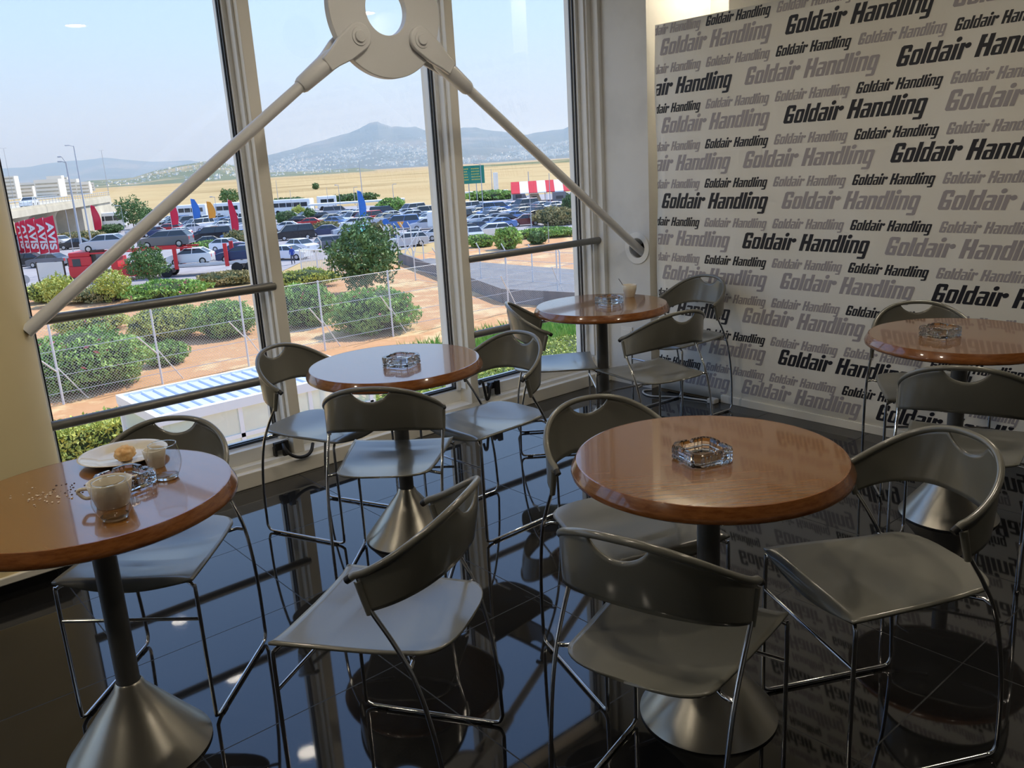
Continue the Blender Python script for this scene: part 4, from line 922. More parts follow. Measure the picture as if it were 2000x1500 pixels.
# ---- cars
def paint(n, c): M[n] = mat('car_paint_'+n, c, .28, .15, coat=.6); return M[n]
for n, c in dict(white=srgb(236, 238, 242), silver=srgb(190, 194, 204), grey=srgb(110, 112, 120), black=srgb(30, 32, 40), navy=srgb(44, 62, 104), blue=srgb(90, 130, 190), redcar=srgb(190, 40, 44), teal=srgb(90, 206, 206), maroon=srgb(110, 36, 48), beige=srgb(206, 196, 168)).items(): paint(n, c)
def make_car(kind):
    P = {'hatchback': (3.95, 1.70, 1.48, [(-1.97, .45), (-1.97, .80), (-1.60, .92), (-.95, 1.0)], (-1.05, -.35, 1.05, 1.75)),
         'saloon': (4.5, 1.76, 1.44, [(-2.25, .45), (-2.25, .78), (-1.8, .90), (-1.05, .98)], (-1.15, -.35, .95, 1.6)),
         'estate': (4.55, 1.78, 1.49, [(-2.27, .45), (-2.27, .80), (-1.8, .92), (-1.1, 1.0)], (-1.2, -.4, 1.75, 2.15)),
         'minivan': (4.9, 1.92, 1.95, [(-2.45, .5), (-2.45, .95), (-2.1, 1.1), (-1.7, 1.18)], (-1.85, -1.1, 2.15, 2.4))}[kind]
    L, Wd, Hh, nose, (g0, g1, g2, g3) = P; w = Wd/2; h2 = L/2; belt = nose[-1][1]
    r = empty('parked_car')
    prof = [(-h2, .28)]+nose+[(h2-.12, belt+.02), (h2, belt-.12), (h2, .32), (h2-.15, .22), (-h2+.2, .20)]
    b = MB(); n = len(prof); vs = []
    for y, k in ((-w, .93), (-w*.96, 1), (w*.96, 1), (w, .93)):
        for x, z in prof: vs.append((x*(1 if k == 1 else .985), y, .56+(z-.56)*k))
    fs = [(j*n+i, j*n+(i+1) % n, (j+1)*n+(i+1) % n, (j+1)*n+i) for j in range(3) for i in range(n)]+[tuple(range(n))[::-1], tuple(range(3*n, 4*n))]
    b.add(vs, fs).build('body', M['white'], r, smooth=True, ang=35)
    wt = w*.78
    gb_ = [(g0, belt-.01), (g3, belt-.01), (g2, Hh-.04), (g1, Hh-.04)]
    vs = [(x, (-w*.94 if z < Hh-.1 else -wt), z) for x, z in gb_]+[(x, (w*.94 if z < Hh-.1 else wt), z) for x, z in gb_]
    MB().add(vs, [(0, 1, 2, 3), (7, 6, 5, 4), (0, 3, 7, 4), (1, 5, 6, 2), (3, 2, 6, 7), (0, 4, 5, 1)]).build('windows', M['carglass'], r)
    rf = MB(); rf.add([(g1-.06, -wt-.01, Hh-.05), (g2+.05, -wt-.01, Hh-.05), (g2+.05, wt+.01, Hh-.05), (g1-.06, wt+.01, Hh-.05), (g1+.05, -wt+.06, Hh), (g2-.06, -wt+.06, Hh), (g2-.06, wt-.06, Hh), (g1+.05, wt-.06, Hh)], [(3, 2, 1, 0), (4, 5, 6, 7), (0, 1, 5, 4), (1, 2, 6, 5), (2, 3, 7, 6), (3, 0, 4, 7)])
    for s_ in (-1, 1):
        for xb, xt in ((g0, g1), ((g0+g3)/2-.05, (g1+g2)/2), (g3, g2)):
            rf.tube([(xb, s_*(w*.945), belt), (xt, s_*(wt+.005), Hh-.05)], .035, 4)
    rf.build('roof', M['white'], r)
    for sx in (-L*.31, L*.30):
        for s_ in (-1, 1):
            wh = MB(); wh.lathe([(0, -.09), (.29, -.09), (.31, -.06), (.31, .06), (.29, .09), (.20, .09), (.19, .07), (0, .07)], 20); q = wh.build('wheel', M['tyre'], r, smooth=True); q.rotation_euler = (-s_*PI/2, 0, 0); q.location = (sx, s_*(w-.06), .31)
            hb = MB().lathe([(0, .095), (.05, .095), (.19, .085), (.20, .075), (0, .07)], 20).build('hubcap', M['rim_m'], q, smooth=True)
    MB().box(-h2-.005, -h2+.14, -w*.92, -w*.55, .58, .74).box(-h2-.005, -h2+.14, w*.55, w*.92, .58, .74).build('headlamps', M['rim_m'], r)
    MB().box(h2-.12, h2+.008, -w*.92, -w*.66, .62, .9).box(h2-.12, h2+.008, w*.66, w*.92, .62, .9).build('tail_lamps', M['lampred'], r)
    for o in r.children:
        if o.name.startswith(('body', 'roof')): o.material_slots[0].link = 'OBJECT'; o.material_slots[0].material = M['white']
    return r
PROTO = {k: make_car(k) for k in ('hatchback', 'saloon', 'estate', 'minivan')}; USED = set()
def car(kind, colour, loc, rz, lab, z=GZ+.03, group='cars in the car park', pitch=0):
    if kind in USED: c = copy_tree(PROTO[kind])
    else: c = PROTO[kind]; USED.add(kind)
    for o in c.children:
        if o.name.startswith(('body', 'roof')): o.material_slots[0].link = 'OBJECT'; o.material_slots[0].material = M[colour]
    c.location = (loc[0], loc[1], z); c.rotation_euler = (0, pitch, rz); tag(c, lab, 'car', group); return c
car('saloon', 'black', (20.49, 109.11), -0.555, 'black saloon parked in the front rows, left window, first such from the left')
car('saloon', 'grey', (21.97, 104.81), -0.799, 'grey saloon parked in the front rows, left window')
car('hatchback', 'redcar', (20.06, 115.6), -0.346, 'red hatchback parked in the front rows, left window')
car('hatchback', 'white', (31.4, 140.08), 1.923, 'white hatchback parked in the front rows, left window, first such from the left')
car('saloon', 'black', (30.95, 129.84), -0.520, 'black saloon parked in the front rows, left window, second such from the left')
car('saloon', 'navy', (45.0, 120.11), -0.520, 'navy saloon parked in the front rows, left window, first such from the left')
car('minivan', 'black', (45.45, 117.16), -0.433, 'black minivan parked in the front rows, left window')
car('hatchback', 'blue', (46.72, 112.51), -0.258, 'blue hatchback parked in the front rows, left window')
car('hatchback', 'white', (45.84, 131.71), -1.044, 'white hatchback parked in the middle rows, left window')
car('estate', 'redcar', (49.23, 145.91), -0.695, 'red estate parked in the middle rows, left window')
car('saloon', 'silver', (50.72, 140.23), -0.171, 'silver saloon parked in the middle rows, left window')
car('saloon', 'navy', (37.82, 91.08), -0.695, 'navy saloon parked in the front rows, left window, second such from the left')
car('hatchback', 'white', (39.94, 98.97), 2.272, 'white hatchback parked in the front rows, left window, second such from the left')
car('saloon', 'black', (40.13, 106.13), -0.346, 'black saloon parked in the front rows, left window, third such from the left')
car('minivan', 'black', (51.3, 104.18), -0.380, 'black minivan parked in the front rows, middle window')
car('saloon', 'navy', (55.91, 104.58), -0.485, 'navy saloon parked in the middle rows, middle window')
car('hatchback', 'white', (43.13, 86.37), 1.749, 'white hatchback parked in the front rows, middle window, first such from the left')
car('saloon', 'white', (38.8, 80.7), 2.098, 'white saloon parked in the front rows, middle window')
car('estate', 'grey', (47.06, 85.92), -3.313, 'grey estate parked in the front rows, middle window')
car('hatchback', 'white', (46.7, 82.61), 1.225, 'white hatchback parked in the front rows, middle window, second such from the left')
car('hatchback', 'teal', (56.79, 96.77), 0.353, 'teal hatchback parked in the middle rows, middle window')
car('saloon', 'black', (51.45, 83.01), -0.433, 'black saloon parked in the front rows, middle window')
car('estate', 'silver', (51.68, 78.61), -0.346, 'silver estate parked in the front rows, middle window')
car('hatchback', 'black', (54.85, 81.58), 1.051, 'black hatchback parked in the front rows, middle window')
car('hatchback', 'white', (58.04, 80.58), 2.412, 'white hatchback parked in the front rows, middle window, third such from the left')
car('minivan', 'blue', (66.09, 101.3), -0.607, 'blue minivan parked in the middle rows, middle window')
car('estate', 'silver', (67.05, 96.76), -0.520, 'silver estate parked in the middle rows, middle window')
car('estate', 'white', (77.98, 117.18), -0.485, 'white estate parked in the middle rows, middle window, second such from the left')
car('hatchback', 'blue', (66.56, 120.55), 2.098, 'blue hatchback parked in the middle rows, middle window')
car('estate', 'white', (64.95, 112.78), -0.433, 'white estate parked in the middle rows, middle window, first such from the left')
car('saloon', 'silver', (67.56, 113.84), -0.433, 'silver saloon parked in the middle rows, middle window, second such from the left')
car('saloon', 'redcar', (63.93, 124.69), -0.520, 'red saloon parked in the middle rows, middle window')
car('hatchback', 'black', (65.8, 132.62), -0.171, 'black hatchback parked in the middle rows, middle window')
car('saloon', 'white', (58.19, 120.88), -0.695, 'white saloon parked in the middle rows, middle window')
car('saloon', 'silver', (57.67, 101.34), -0.346, 'silver saloon parked in the middle rows, middle window, first such from the left')
car('estate', 'white', (62.92, 77.76), -0.485, 'white estate parked in the middle rows, right window')
car('hatchback', 'silver', (59.15, 76.19), 1.051, 'silver hatchback parked in the front rows, right window')
car('saloon', 'navy', (65.02, 83.53), -0.346, 'navy saloon parked in the middle rows, right window')
car('saloon', 'silver', (70.06, 87.54), -0.346, 'silver saloon parked in the middle rows, right window')
car('saloon', 'blue', (70.16, 85.1), -0.346, 'blue saloon parked in the middle rows, right window, first such from the left')
car('hatchback', 'maroon', (74.84, 85.18), -0.555, 'maroon hatchback parked in the middle rows, right window')
car('hatchback', 'black', (61.79, 81.69), -0.171, 'black hatchback parked in the middle rows, right window, first such from the left')
car('saloon', 'white', (73.71, 94.33), -0.346, 'white saloon parked in the middle rows, right window')
car('estate', 'navy', (74.93, 91.66), -0.346, 'navy estate parked in the middle rows, right window')
car('hatchback', 'black', (74.37, 89.43), -0.433, 'black hatchback parked in the middle rows, right window, second such from the left')
car('saloon', 'blue', (79.44, 93.34), -0.346, 'blue saloon parked in the middle rows, right window, second such from the left')
car('hatchback', 'beige', (70.08, 129.31), 0.091, 'beige hatchback in the far rows, middle window, first such from the left')
car('estate', 'silver', (71.63, 125.68), -0.049, 'small silver estate in the far rows of the car park, middle window')
car('minivan', 'white', (70.93, 121.71), 0.091, 'small white minivan in the far rows of the car park, middle window')
car('minivan', 'redcar', (71.28, 119.19), 0.003, 'small red minivan in the far rows of the car park, middle window')
car('hatchback', 'beige', (72.99, 117.01), 0.056, 'beige hatchback in the far rows, middle window, second such from the left')
car('saloon', 'grey', (72.53, 113.87), 0.056, 'grey saloon in the far rows, middle window, third such from the left')
car('hatchback', 'black', (73.1, 109.55), 0.056, 'small black hatchback in the far rows of the car park, middle window')
car('estate', 'white', (74.64, 106.8), -0.049, 'white estate in the far rows, middle window, second such from the left')
car('hatchback', 'grey', (74.44, 103.94), 0.003, 'small grey hatchback in the far rows of the car park, middle window')
car('minivan', 'black', (75.37, 100.98), 0.056, 'small black minivan in the far rows of the car park, middle window')
car('hatchback', 'silver', (71.87, 148.21), 0.003, 'silver hatchback in the far rows, middle window, first such from the left')
car('saloon', 'grey', (73.98, 145.43), 0.003, 'grey saloon in the far rows, middle window, first such from the left')
car('hatchback', 'white', (74.05, 142.51), 0.003, 'white hatchback in the far rows, middle window, first such from the left')
car('saloon', 'black', (73.6, 139.19), -0.049, 'small black saloon in the far rows of the car park, middle window')
car('estate', 'white', (75.49, 134.37), -0.049, 'white estate in the far rows, middle window, first such from the left')
car('hatchback', 'silver', (76.09, 130.18), 0.091, 'silver hatchback in the far rows, middle window, third such from the left')
car('saloon', 'grey', (76.97, 126.53), 0.003, 'grey saloon in the far rows, middle window, second such from the left')
car('hatchback', 'white', (77.06, 121.56), -0.049, 'white hatchback in the far rows, middle window, third such from the left')
car('saloon', 'white', (78.06, 112.08), -0.049, 'white saloon in the far rows, middle window, first such from the left')
car('saloon', 'silver', (79.17, 109.62), 0.056, 'silver saloon in the far rows, middle window, second such from the left')
car('hatchback', 'beige', (79.66, 106.0), 0.056, 'beige hatchback in the far rows, middle window, third such from the left')
car('minivan', 'silver', (80.83, 146.07), 2.621, 'silver minivan in the far rows, middle window, first such from the left')
car('hatchback', 'silver', (80.78, 140.76), 0.056, 'silver hatchback in the far rows, middle window, second such from the left')
car('hatchback', 'white', (80.51, 137.7), -0.049, 'white hatchback in the far rows, middle window, second such from the left')
car('hatchback', 'silver', (81.3, 133.24), -0.049, 'silver hatchback in the far rows, middle window, fourth such from the left')
car('minivan', 'navy', (81.18, 130.03), 2.621, 'small navy minivan in the far rows of the car park, middle window')
car('saloon', 'silver', (82.79, 124.39), 2.621, 'silver saloon in the far rows, middle window, first such from the left')
car('saloon', 'grey', (83.9, 121.24), 0.091, 'grey saloon in the far rows, middle window, fourth such from the left')
car('minivan', 'beige', (82.86, 117.8), 2.621, 'small beige minivan in the far rows of the car park, middle window')
car('saloon', 'grey', (83.58, 114.06), 2.621, 'grey saloon in the far rows, middle window, fifth such from the left')
car('minivan', 'silver', (87.6, 130.37), 0.056, 'silver minivan in the far rows, middle window, second such from the left')
car('saloon', 'beige', (88.97, 127.21), 0.056, 'beige saloon in the far rows, middle window, first such from the left')
car('saloon', 'beige', (88.34, 123.93), 0.056, 'beige saloon in the far rows, middle window, second such from the left')
car('saloon', 'white', (89.71, 121.78), 0.003, 'white saloon in the far rows, middle window, second such from the left')
car('saloon', 'beige', (84.64, 108.12), 0.056, 'small beige saloon in the far rows of the car park, right window')
car('estate', 'blue', (85.71, 106.01), 0.091, 'small blue estate in the far rows of the car park, right window')
car('saloon', 'white', (84.79, 103.0), 0.003, 'small white saloon in the far rows of the car park, right window')
car('estate', 'beige', (85.6, 98.76), 0.056, 'small beige estate in the far rows of the car park, right window')
car('hatchback', 'black', (86.77, 96.64), 0.091, 'small black hatchback in the far rows of the car park, right window')
car('minivan', 'white', (91.17, 118.97), 0.056, 'small white minivan in the far rows of the car park, right window')
car('hatchback', 'grey', (91.14, 114.73), -0.049, 'grey hatchback in the far rows, right window, first such from the left')
car('minivan', 'blue', (90.57, 110.28), 2.621, 'small blue minivan in the far rows of the car park, right window')
car('saloon', 'black', (91.4, 105.52), 0.056, 'black saloon in the far rows, right window, first such from the left')
car('saloon', 'black', (91.55, 101.87), 0.091, 'black saloon in the far rows, right window, second such from the left')
car('hatchback', 'beige', (92.01, 97.3), -0.049, 'small beige hatchback in the far rows of the car park, right window')
car('hatchback', 'grey', (79.41, 98.4), 0.003, 'grey hatchback in the far rows, right window, second such from the left')
car('saloon', 'redcar', (96.3, 126.73), 0.003, 'small red saloon in the far rows of the car park, right window')
car('saloon', 'grey', (95.96, 124.24), 0.091, 'grey saloon in the far rows, right window, first such from the left')
car('estate', 'silver', (96.73, 121.18), 0.056, 'small silver estate in the far rows of the car park, right window')
car('saloon', 'grey', (96.34, 118.7), 0.003, 'grey saloon in the far rows, right window, second such from the left')
car('hatchback', 'silver', (97.25, 114.34), 0.003, 'silver hatchback in the far rows, right window, first such from the left')
car('minivan', 'grey', (98.07, 111.58), -0.049, 'small grey minivan in the far rows of the car park, right window')
car('saloon', 'silver', (98.05, 107.86), -0.049, 'small silver saloon in the far rows of the car park, right window')
car('hatchback', 'silver', (97.35, 104.23), -0.049, 'silver hatchback in the far rows, right window, second such from the left')
car('hatchback', 'grey', (52.33, 154.1), 0.003, 'small grey hatchback in the far rows of the car park, left window')
car('hatchback', 'navy', (54.27, 150.24), -0.049, 'navy hatchback in the far rows, left window, third such from the left')
car('minivan', 'white', (54.3, 145.46), 0.091, 'white minivan in the far rows, left window, first such from the left')
car('saloon', 'white', (55.61, 139.76), 0.003, 'small white saloon in the far rows of the car park, left window')
car('minivan', 'silver', (57.32, 135.17), -0.049, 'small silver minivan in the far rows of the car park, left window')
car('hatchback', 'white', (58.07, 132.8), 0.056, 'white hatchback in the far rows, left window, second such from the left')
car('estate', 'black', (57.42, 167.53), 0.056, 'small black estate in the far rows of the car park, left window')
car('saloon', 'blue', (57.52, 163.54), -0.049, 'small blue saloon in the far rows of the car park, left window')
car('minivan', 'grey', (57.36, 158.7), -0.049, 'small grey minivan in the far rows of the car park, left window')
car('hatchback', 'silver', (58.05, 155.71), 0.091, 'silver hatchback in the far rows, left window, second such from the left')
car('estate', 'blue', (60.47, 150.96), 0.091, 'blue estate in the far rows, left window, third such from the left')
car('saloon', 'silver', (60.15, 146.22), 2.621, 'silver saloon in the far rows, left window, third such from the left')
car('hatchback', 'white', (61.0, 178.45), 0.056, 'white hatchback in the far rows, left window, first such from the left')
car('estate', 'blue', (61.36, 174.55), 0.056, 'blue estate in the far rows, left window, second such from the left')
car('hatchback', 'silver', (62.93, 170.41), 2.621, 'silver hatchback in the far rows, left window, first such from the left')
car('estate', 'white', (63.34, 166.59), -0.049, 'small white estate in the far rows of the car park, left window')
car('estate', 'silver', (63.42, 162.37), 0.003, 'small silver estate in the far rows of the car park, left window')
car('hatchback', 'silver', (64.26, 157.0), 0.003, 'silver hatchback in the far rows, left window, third such from the left')
car('minivan', 'white', (66.2, 150.91), 2.621, 'white minivan in the far rows, left window, second such from the left')
car('estate', 'blue', (48.58, 186.9), 0.003, 'blue estate in the far rows, left window, first such from the left')
car('hatchback', 'navy', (31.19, 164.73), 0.003, 'navy hatchback in the far rows, left window, first such from the left')
car('saloon', 'silver', (32.06, 161.32), -0.049, 'silver saloon in the far rows, left window, first such from the left')
car('saloon', 'beige', (32.81, 157.24), 2.621, 'small beige saloon in the far rows of the car park, left window')
car('saloon', 'silver', (44.21, 143.72), 2.621, 'silver saloon in the far rows, left window, second such from the left')
car('hatchback', 'navy', (44.8, 140.24), -0.049, 'navy hatchback in the far rows, left window, second such from the left')
for k in list(PROTO):
    if k not in USED:
        for o in list(PROTO[k].children_recursive)+[PROTO[k]]: bpy.data.objects.remove(o)

# ---- car transporter lorry
ta, tb = [(19.55, 84.21), (31.8, 75.43)]
tr = empty('car_transporter', (ta[0], ta[1], GZ), 0, 'red open car transporter lorry loaded with cars on two decks', 'lorry')
td = Vector((tb[0]-ta[0], tb[1]-ta[1], 0)); tl = td.length; ang = math.atan2(td.y, td.x); tr.rotation_euler = (0, 0, ang)

b = MB().box(0, 2.1, -1.2, 1.2, .55, 1.55).box(.08, 2.1, -1.2, 1.2, 1.55, 2.35).box(.15, 2.0, -1.15, 1.15, 2.35, 2.75); b.build('cab', M['red'], tr, bevel=.08)
MB().box(-.02, .10, -1.08, 1.08, 1.55, 2.3).box(.45, 1.15, -1.22, 1.22, 1.55, 2.2).build('cab_windows', M['carglass'], tr)
MB().box(-.12, .1, -1.2, 1.2, .3, .8).box(.0, .2, -.9, .9, .85, 1.25).build('bumper', M['black'], tr, bevel=.03)
MB().box(2.1, 2.5, -1.1, 1.1, .5, 2.9).box(2.4, 16.4, -.5, .5, .75, 1.0).build('chassis', M['black'], tr)
MB().box(4.2, 7.7, -1.2, -1.05, .35, 1.3).box(4.2, 7.7, 1.05, 1.2, .35, 1.3).box(3.7, 4.3, -1.2, 1.2, .6, 2.1).build('side_panel', M['red'], tr, bevel=.02)
for x in (1.3, 8.35, 14.6, 15.8):
    for s_ in (-1, 1):
        w_ = MB().lathe([(0, -.15), (.46, -.15), (.5, -.1), (.5, .1), (.46, .15), (.3, .15), (.28, .05), (0, .05)], 28); q = w_.build('wheel', M['tyre'], tr, smooth=True); q.rotation_euler = (s_*PI/2, 0, 0); q.location = (x, s_*1.05, .5)
        MB().lathe([(0, .10), (.12, .14), (.15, .08), (.28, .08), (.28, .05), (0, .05)], 20).build('hubcap', M['rim_m'], q, smooth=True)
b = MB()
for s_ in (-1, 1):
    b.box(1.0, 10.9, s_*1.12-.07, s_*1.12+.07, 2.52, 2.66)
    b.box(6.0, 9.6, s_*1.2-.05, s_*1.2+.05, 2.55, 2.85)
    for x in (5.9, 9.35, 13.8): b.box(x-.17, x+.17, s_*1.18-.08, s_*1.18+.08, .7, 2.75)
b.build('upper_deck_frame', M['red'], tr, bevel=.02)
b = MB()
for s_ in (-1, 1): b.box(7.6, 16.6, s_*1.05-.12, s_*1.05+.12, .86, .98); b.box(8.8, 16.4, s_*1.2-.03, s_*1.2+.03, 1.0, 1.15)
for x in (8.0, 10.5, 13.0, 16.0): b.box(x, x+.12, -1.2, 1.2, .88, .98)
b.build('lower_deck', M['galv'], tr)
def on_deck(kind, colour, lx, z, lab):
    p = Vector((ta[0], ta[1], 0))+td.normalized()*lx; return car(kind, colour, (p.x, p.y), ang, lab, z=GZ+z, group='cars carried by the transporter')
on_deck('hatchback', 'silver', 3.1, 2.66, 'silver blue hatchback carried over the cab of the red transporter')
on_deck('estate', 'grey', 8.4, 2.66, 'dark grey estate car on the upper deck of the red transporter')
on_deck('hatchback', 'white', 10.4, .98, 'white hatchback on the lower deck of the red transporter')
on_deck('saloon', 'navy', 15.0, .98, 'dark blue car at the rear of the lower deck of the red transporter')


# ---- elevated road

br = empty('elevated_road', (7.11, 90.55, GZ), 0, 'concrete elevated road with parapet rails rising at the left edge', 'bridge'); br['kind'] = 'structure'
bd = Vector((45.95, 97.96, 0)); bl = bd.length; bu = bd.normalized(); bn_ = Vector((-bu.y, bu.x, 0)); br.rotation_euler = (0, 0, math.atan2(bd.y, bd.x))
MB().prism([(0, 4.9), (10, 4.9), (10, 5.8), (0, 5.8)], 0, bl, fr=lambda a, b_, c: (c, a, b_)).build('deck', M['concrete'], br)
f = MB()
for yy in (.1, 9.8): f.box(0, bl, yy, yy+.12, 5.8, 6.15)
f.build('kerb', M['concrete'], br); f = MB()
for yy in (.15, 9.85):
    f.tube([(0, yy, 6.9), (bl, yy, 6.9)], .05, 6); f.tube([(0, yy, 6.5), (bl, yy, 6.5)], .03, 6)
    for k in range(int(bl/2)): f.tube([(k*2, yy, 6.1), (k*2, yy, 6.9)], .03, 5)
f.build('railing', M['lamp_grey'], br)
for x in (bl*.30, bl*.50, bl*.66): MB().lathe([(.75, 0), (.75, 3.6), (1.1, 4.4), (1.9, 4.9)], 24, (x, 3.5)).build('pier', M['concrete'], br, smooth=True)
MB().prism([(bl*.74, 0), (bl+30, 0), (bl+1, 4.9), (bl*.74, 4.9)], .3, 9.7, fr=lambda a, b_, c: (a, c, b_)).build('abutment', M['concrete'], br)
c_ = Vector((7.11, 90.55, 0))
car('hatchback', 'white', tuple((c_+bu*bl*.52+bn_*2.5)[:2]), br.rotation_euler.z, 'white car driving on the elevated road', z=-1.2, group='cars on the elevated road')

# ---- flags, lamp posts, signs
def text_mesh(txt, size, extr=.004):
    cu = bpy.data.curves.new('t', 'FONT'); cu.body = txt; cu.size = size; cu.extrude = extr; cu.offset = size*.03; cu.align_x = 'CENTER'; cu.align_y = 'CENTER'
    o = bpy.data.objects.new('t', cu); COL.objects.link(o); bpy.context.view_layer.update(); me = bpy.data.meshes.new_from_object(o.evaluated_get(bpy.context.evaluated_depsgraph_get())); bpy.data.objects.remove(o); return me
def flag(c, h_, w, mt, lab, txt=None, z0=1.2, feather=False, skew=.0, rz=0):
    r = empty('feather_flag' if feather else 'banner_flag', (c[0], c[1], GZ), rz, lab, 'flag', 'advertising flags along the car park')
    MB().tube([(0, 0, 0), (0, 0, z0+h_+.1)], .035, 8).build('flagpole', M['whitec'], r, smooth=True)
    b = MB(); ny, nx = 18, 6; vs = []
    for j in range(ny+1):
        for i in range(nx+1):
            t = j/ny; s_ = i/nx; ww = w*(1 if not feather else (.55+.45*math.sin(PI*min(1, .25+t*.85))))
            vs.append((s_*ww, .06*math.sin(s_*5+t*6), z0+h_*t+skew*s_*ww+(.0 if not feather else -.25*s_*(t > .9))))
    b.add(vs, [(j*(nx+1)+i, j*(nx+1)+i+1, (j+1)*(nx+1)+i+1, (j+1)*(nx+1)+i) for j in range(ny) for i in range(nx)]); b.build('cloth', mt, r, smooth=True, solid=.01)
    if txt:
        me = text_mesh(txt, w*.86, .10); me.materials.append(M['whitec']); o = bpy.data.objects.new('white_lettering', me); COL.objects.link(o); o.parent = r
        o.rotation_euler = (PI/2, -PI/2*(-1), 0); o.location = (w*.5, .0, z0+h_*.48+skew*w*.5); o.scale = (h_/(w*.86*2.7), 1.0, 1)
    return r
def lamp_post(c, h_, arms, lab, r0=.13, name='street_lamp'):
    r = empty(name, (c[0], c[1], GZ), 0, lab, 'lamp post', 'lamp posts outside')
    MB().tube([(0, 0, 0), (0, 0, h_)], [r0, r0*.5], 10).build('post', M['lamp_grey'], r, smooth=True)
    for k, (dx, dz) in enumerate(arms):
        MB().tube([(0, 0, h_-.1), (dx*.6, 0, h_+dz)], .035, 6).build('arm', M['lamp_grey'], r)
        MB().box(dx*.5-.1, dx*1.3, -.16, .16, h_+dz-.06, h_+dz+.06).build('lamp_head', M['lamp_grey'], r, bevel=.03)
    return r
flag((21.43, 115.95), 3.56, 1.25, M['redflag'], 'red flag with white letters, first from the left in the row of five', 'AVIS', 1.04, rz=-0.695, skew=0.25)
flag((21.77, 115.16), 3.67, 1.25, M['redflag'], 'red flag with white letters, second from the left in the row of five', 'AVIS', 1.03, rz=-0.695, skew=0.25)
flag((22.18, 114.21), 3.95, 1.25, M['redflag'], 'red flag with white letters, third from the left in the row of five', 'AVIS', 0.91, rz=-0.695, skew=0.25)
flag((22.84, 112.67), 4.04, 1.25, M['redflag'], 'red flag with white letters, fourth from the left in the row of five', 'AVIS', 0.84, rz=-0.695, skew=0.25)
flag((23.5, 111.16), 4.24, 1.25, M['redflag'], 'red flag with white letters, rightmost in the row of five', 'AVIS', 0.78, rz=-0.695, skew=0.25)
flag((40.43, 155.87), 4.15, 1.36, M['redflag'], 'single red feather flag beside the elevated road', None, 1.02, True, .1, -0.695)
flag((46.31, 135.45), 4.19, 1.21, M['redflag'], 'red and orange feather flag behind the diagonal rod', None, 1.72, True, .1, -0.695)
flag((51.07, 138.91), 3.23, 1.25, M['blueflag'], 'light blue feather flag in the left window', None, 2.20, True, .1, -0.695)
flag((52.08, 135.06), 2.70, 1.22, M['orangeflag'], 'orange feather flag in the left window', None, 2.24, True, .1, -0.695)
flag((45.42, 110.45), 4.44, 1.01, M['redflag'], 'tall red feather flag next to the left mullion', None, 1.14, True, .1, -0.695)
flag((59.07, 100.59), 3.47, 0.99, M['blueflag'], 'dark blue feather flag in the middle window', None, 2.29, True, .1, -0.695)
lamp_post((22.93, 94.22), 10.81, [(-0.55, 0.05), (-0.5, 0.5)], 'nearest tall lamp post left, with a box shaped twin head', 0.14, 'street_lamp')
lamp_post((35.62, 140.42), 14.15, [(-0.9, 0.1)], 'tall lamp post behind the transporter with a single head', 0.14, 'street_lamp')
lamp_post((155.43, 554.64), 27.68, [(-1.2, 0.1), (1.0, 0.1)], 'tall lamp post at the end of the elevated road', 0.20, 'street_lamp')
lamp_post((103.75, 550.55), 30.48, [(-1.4, 0.1), (1.2, 0.1)], 'faint lamp post at the far left edge', 0.16, 'street_lamp')
lamp_post((28.28, 120.61), 5.58, [], 'thin pole between the red flags and the transporter', 0.05, 'pole')
lamp_post((46.92, 118.44), 5.92, [(-0.5, 0)], 'thin lamp post right of the orange feather flag', 0.05, 'street_lamp')
lamp_post((45.01, 155.09), 4.82, [(-0.8, 0)], 'thin lamp post in front of the pines', 0.06, 'street_lamp')
lamp_post((74.67, 125.55), 9.53, [], 'tall thin mast in the middle window', 0.09, 'pole')
lamp_post((73.65, 131.43), 6.08, [(-0.5, 0)], 'thin lamp post left of the blue feather flag', 0.06, 'street_lamp')
lamp_post((81.89, 166.36), 5.00, [], 'thin pole at the left edge of the middle window', 0.06, 'pole')
lamp_post((88.61, 163.14), 5.15, [], 'thin pole above the coaches', 0.06, 'pole')
lamp_post((80.61, 101.21), 8.19, [(-0.9, 0.1)], 'tall lamp post in front of the green road sign', 0.08, 'street_lamp')
lamp_post((86.27, 92.53), 6.35, [], 'tall thin pole right in the right window', 0.08, 'pole')
lamp_post((134.27, 151.02), 5.68, [], 'dark pole by the striped awning', 0.15, 'pole')
lamp_post((60.24, 65.1), 2.09, [], 'thin wooden pole on the soil in the right window', 0.05, 'pole')
lamp_post((53.57, 85.5), 2.12, [], 'post carrying the blue round sign', 0.03, 'pole')
lamp_post((72.23, 81.16), 3.99, [(-0.3, 0)], 'white lamp post in front of the maroon car', 0.07, 'street_lamp')
lamp_post((101.72, 214.05), 6.86, [], 'thin far pole near the left mullion', 0.10, 'pole')
lamp_post((109.1, 187.28), 4.19, [(0.8, 0)], 'small far lamp post over the bushes', 0.10, 'street_lamp')
lamp_post((109.35, 170.14), 4.62, [(0.8, 0)], 'far lamp post right of the mast', 0.10, 'street_lamp')
lamp_post((143.92, 176.35), 6.51, [], 'far pole right of the green sign', 0.12, 'pole')
lamp_post((22.71, 117.86), 2.36, [], 'short sign post below the red flags', 0.04, 'pole')
bb_ = empty('road_sign_board', (112.52, 145.62, GZ), -0.695, 'big green road sign board with rows of small lettering, right window', 'road sign')
MB().box(-3.44, 3.44, -.1, .1, 4.13, 7.80).build('board', M['sign_green'], bb_, bevel=.03)
q = MB(); random.seed(2)
for k in range(5):
    for (a, b_) in ((-1.7, -.1), (.7, 2.4)):
        x = a
        while x < b_: w_ = random.uniform(.12, .3); q.box(x, x+w_, -.13, -.1, 7.05-k*.55, 7.05-k*.55+.22); x += w_+.08
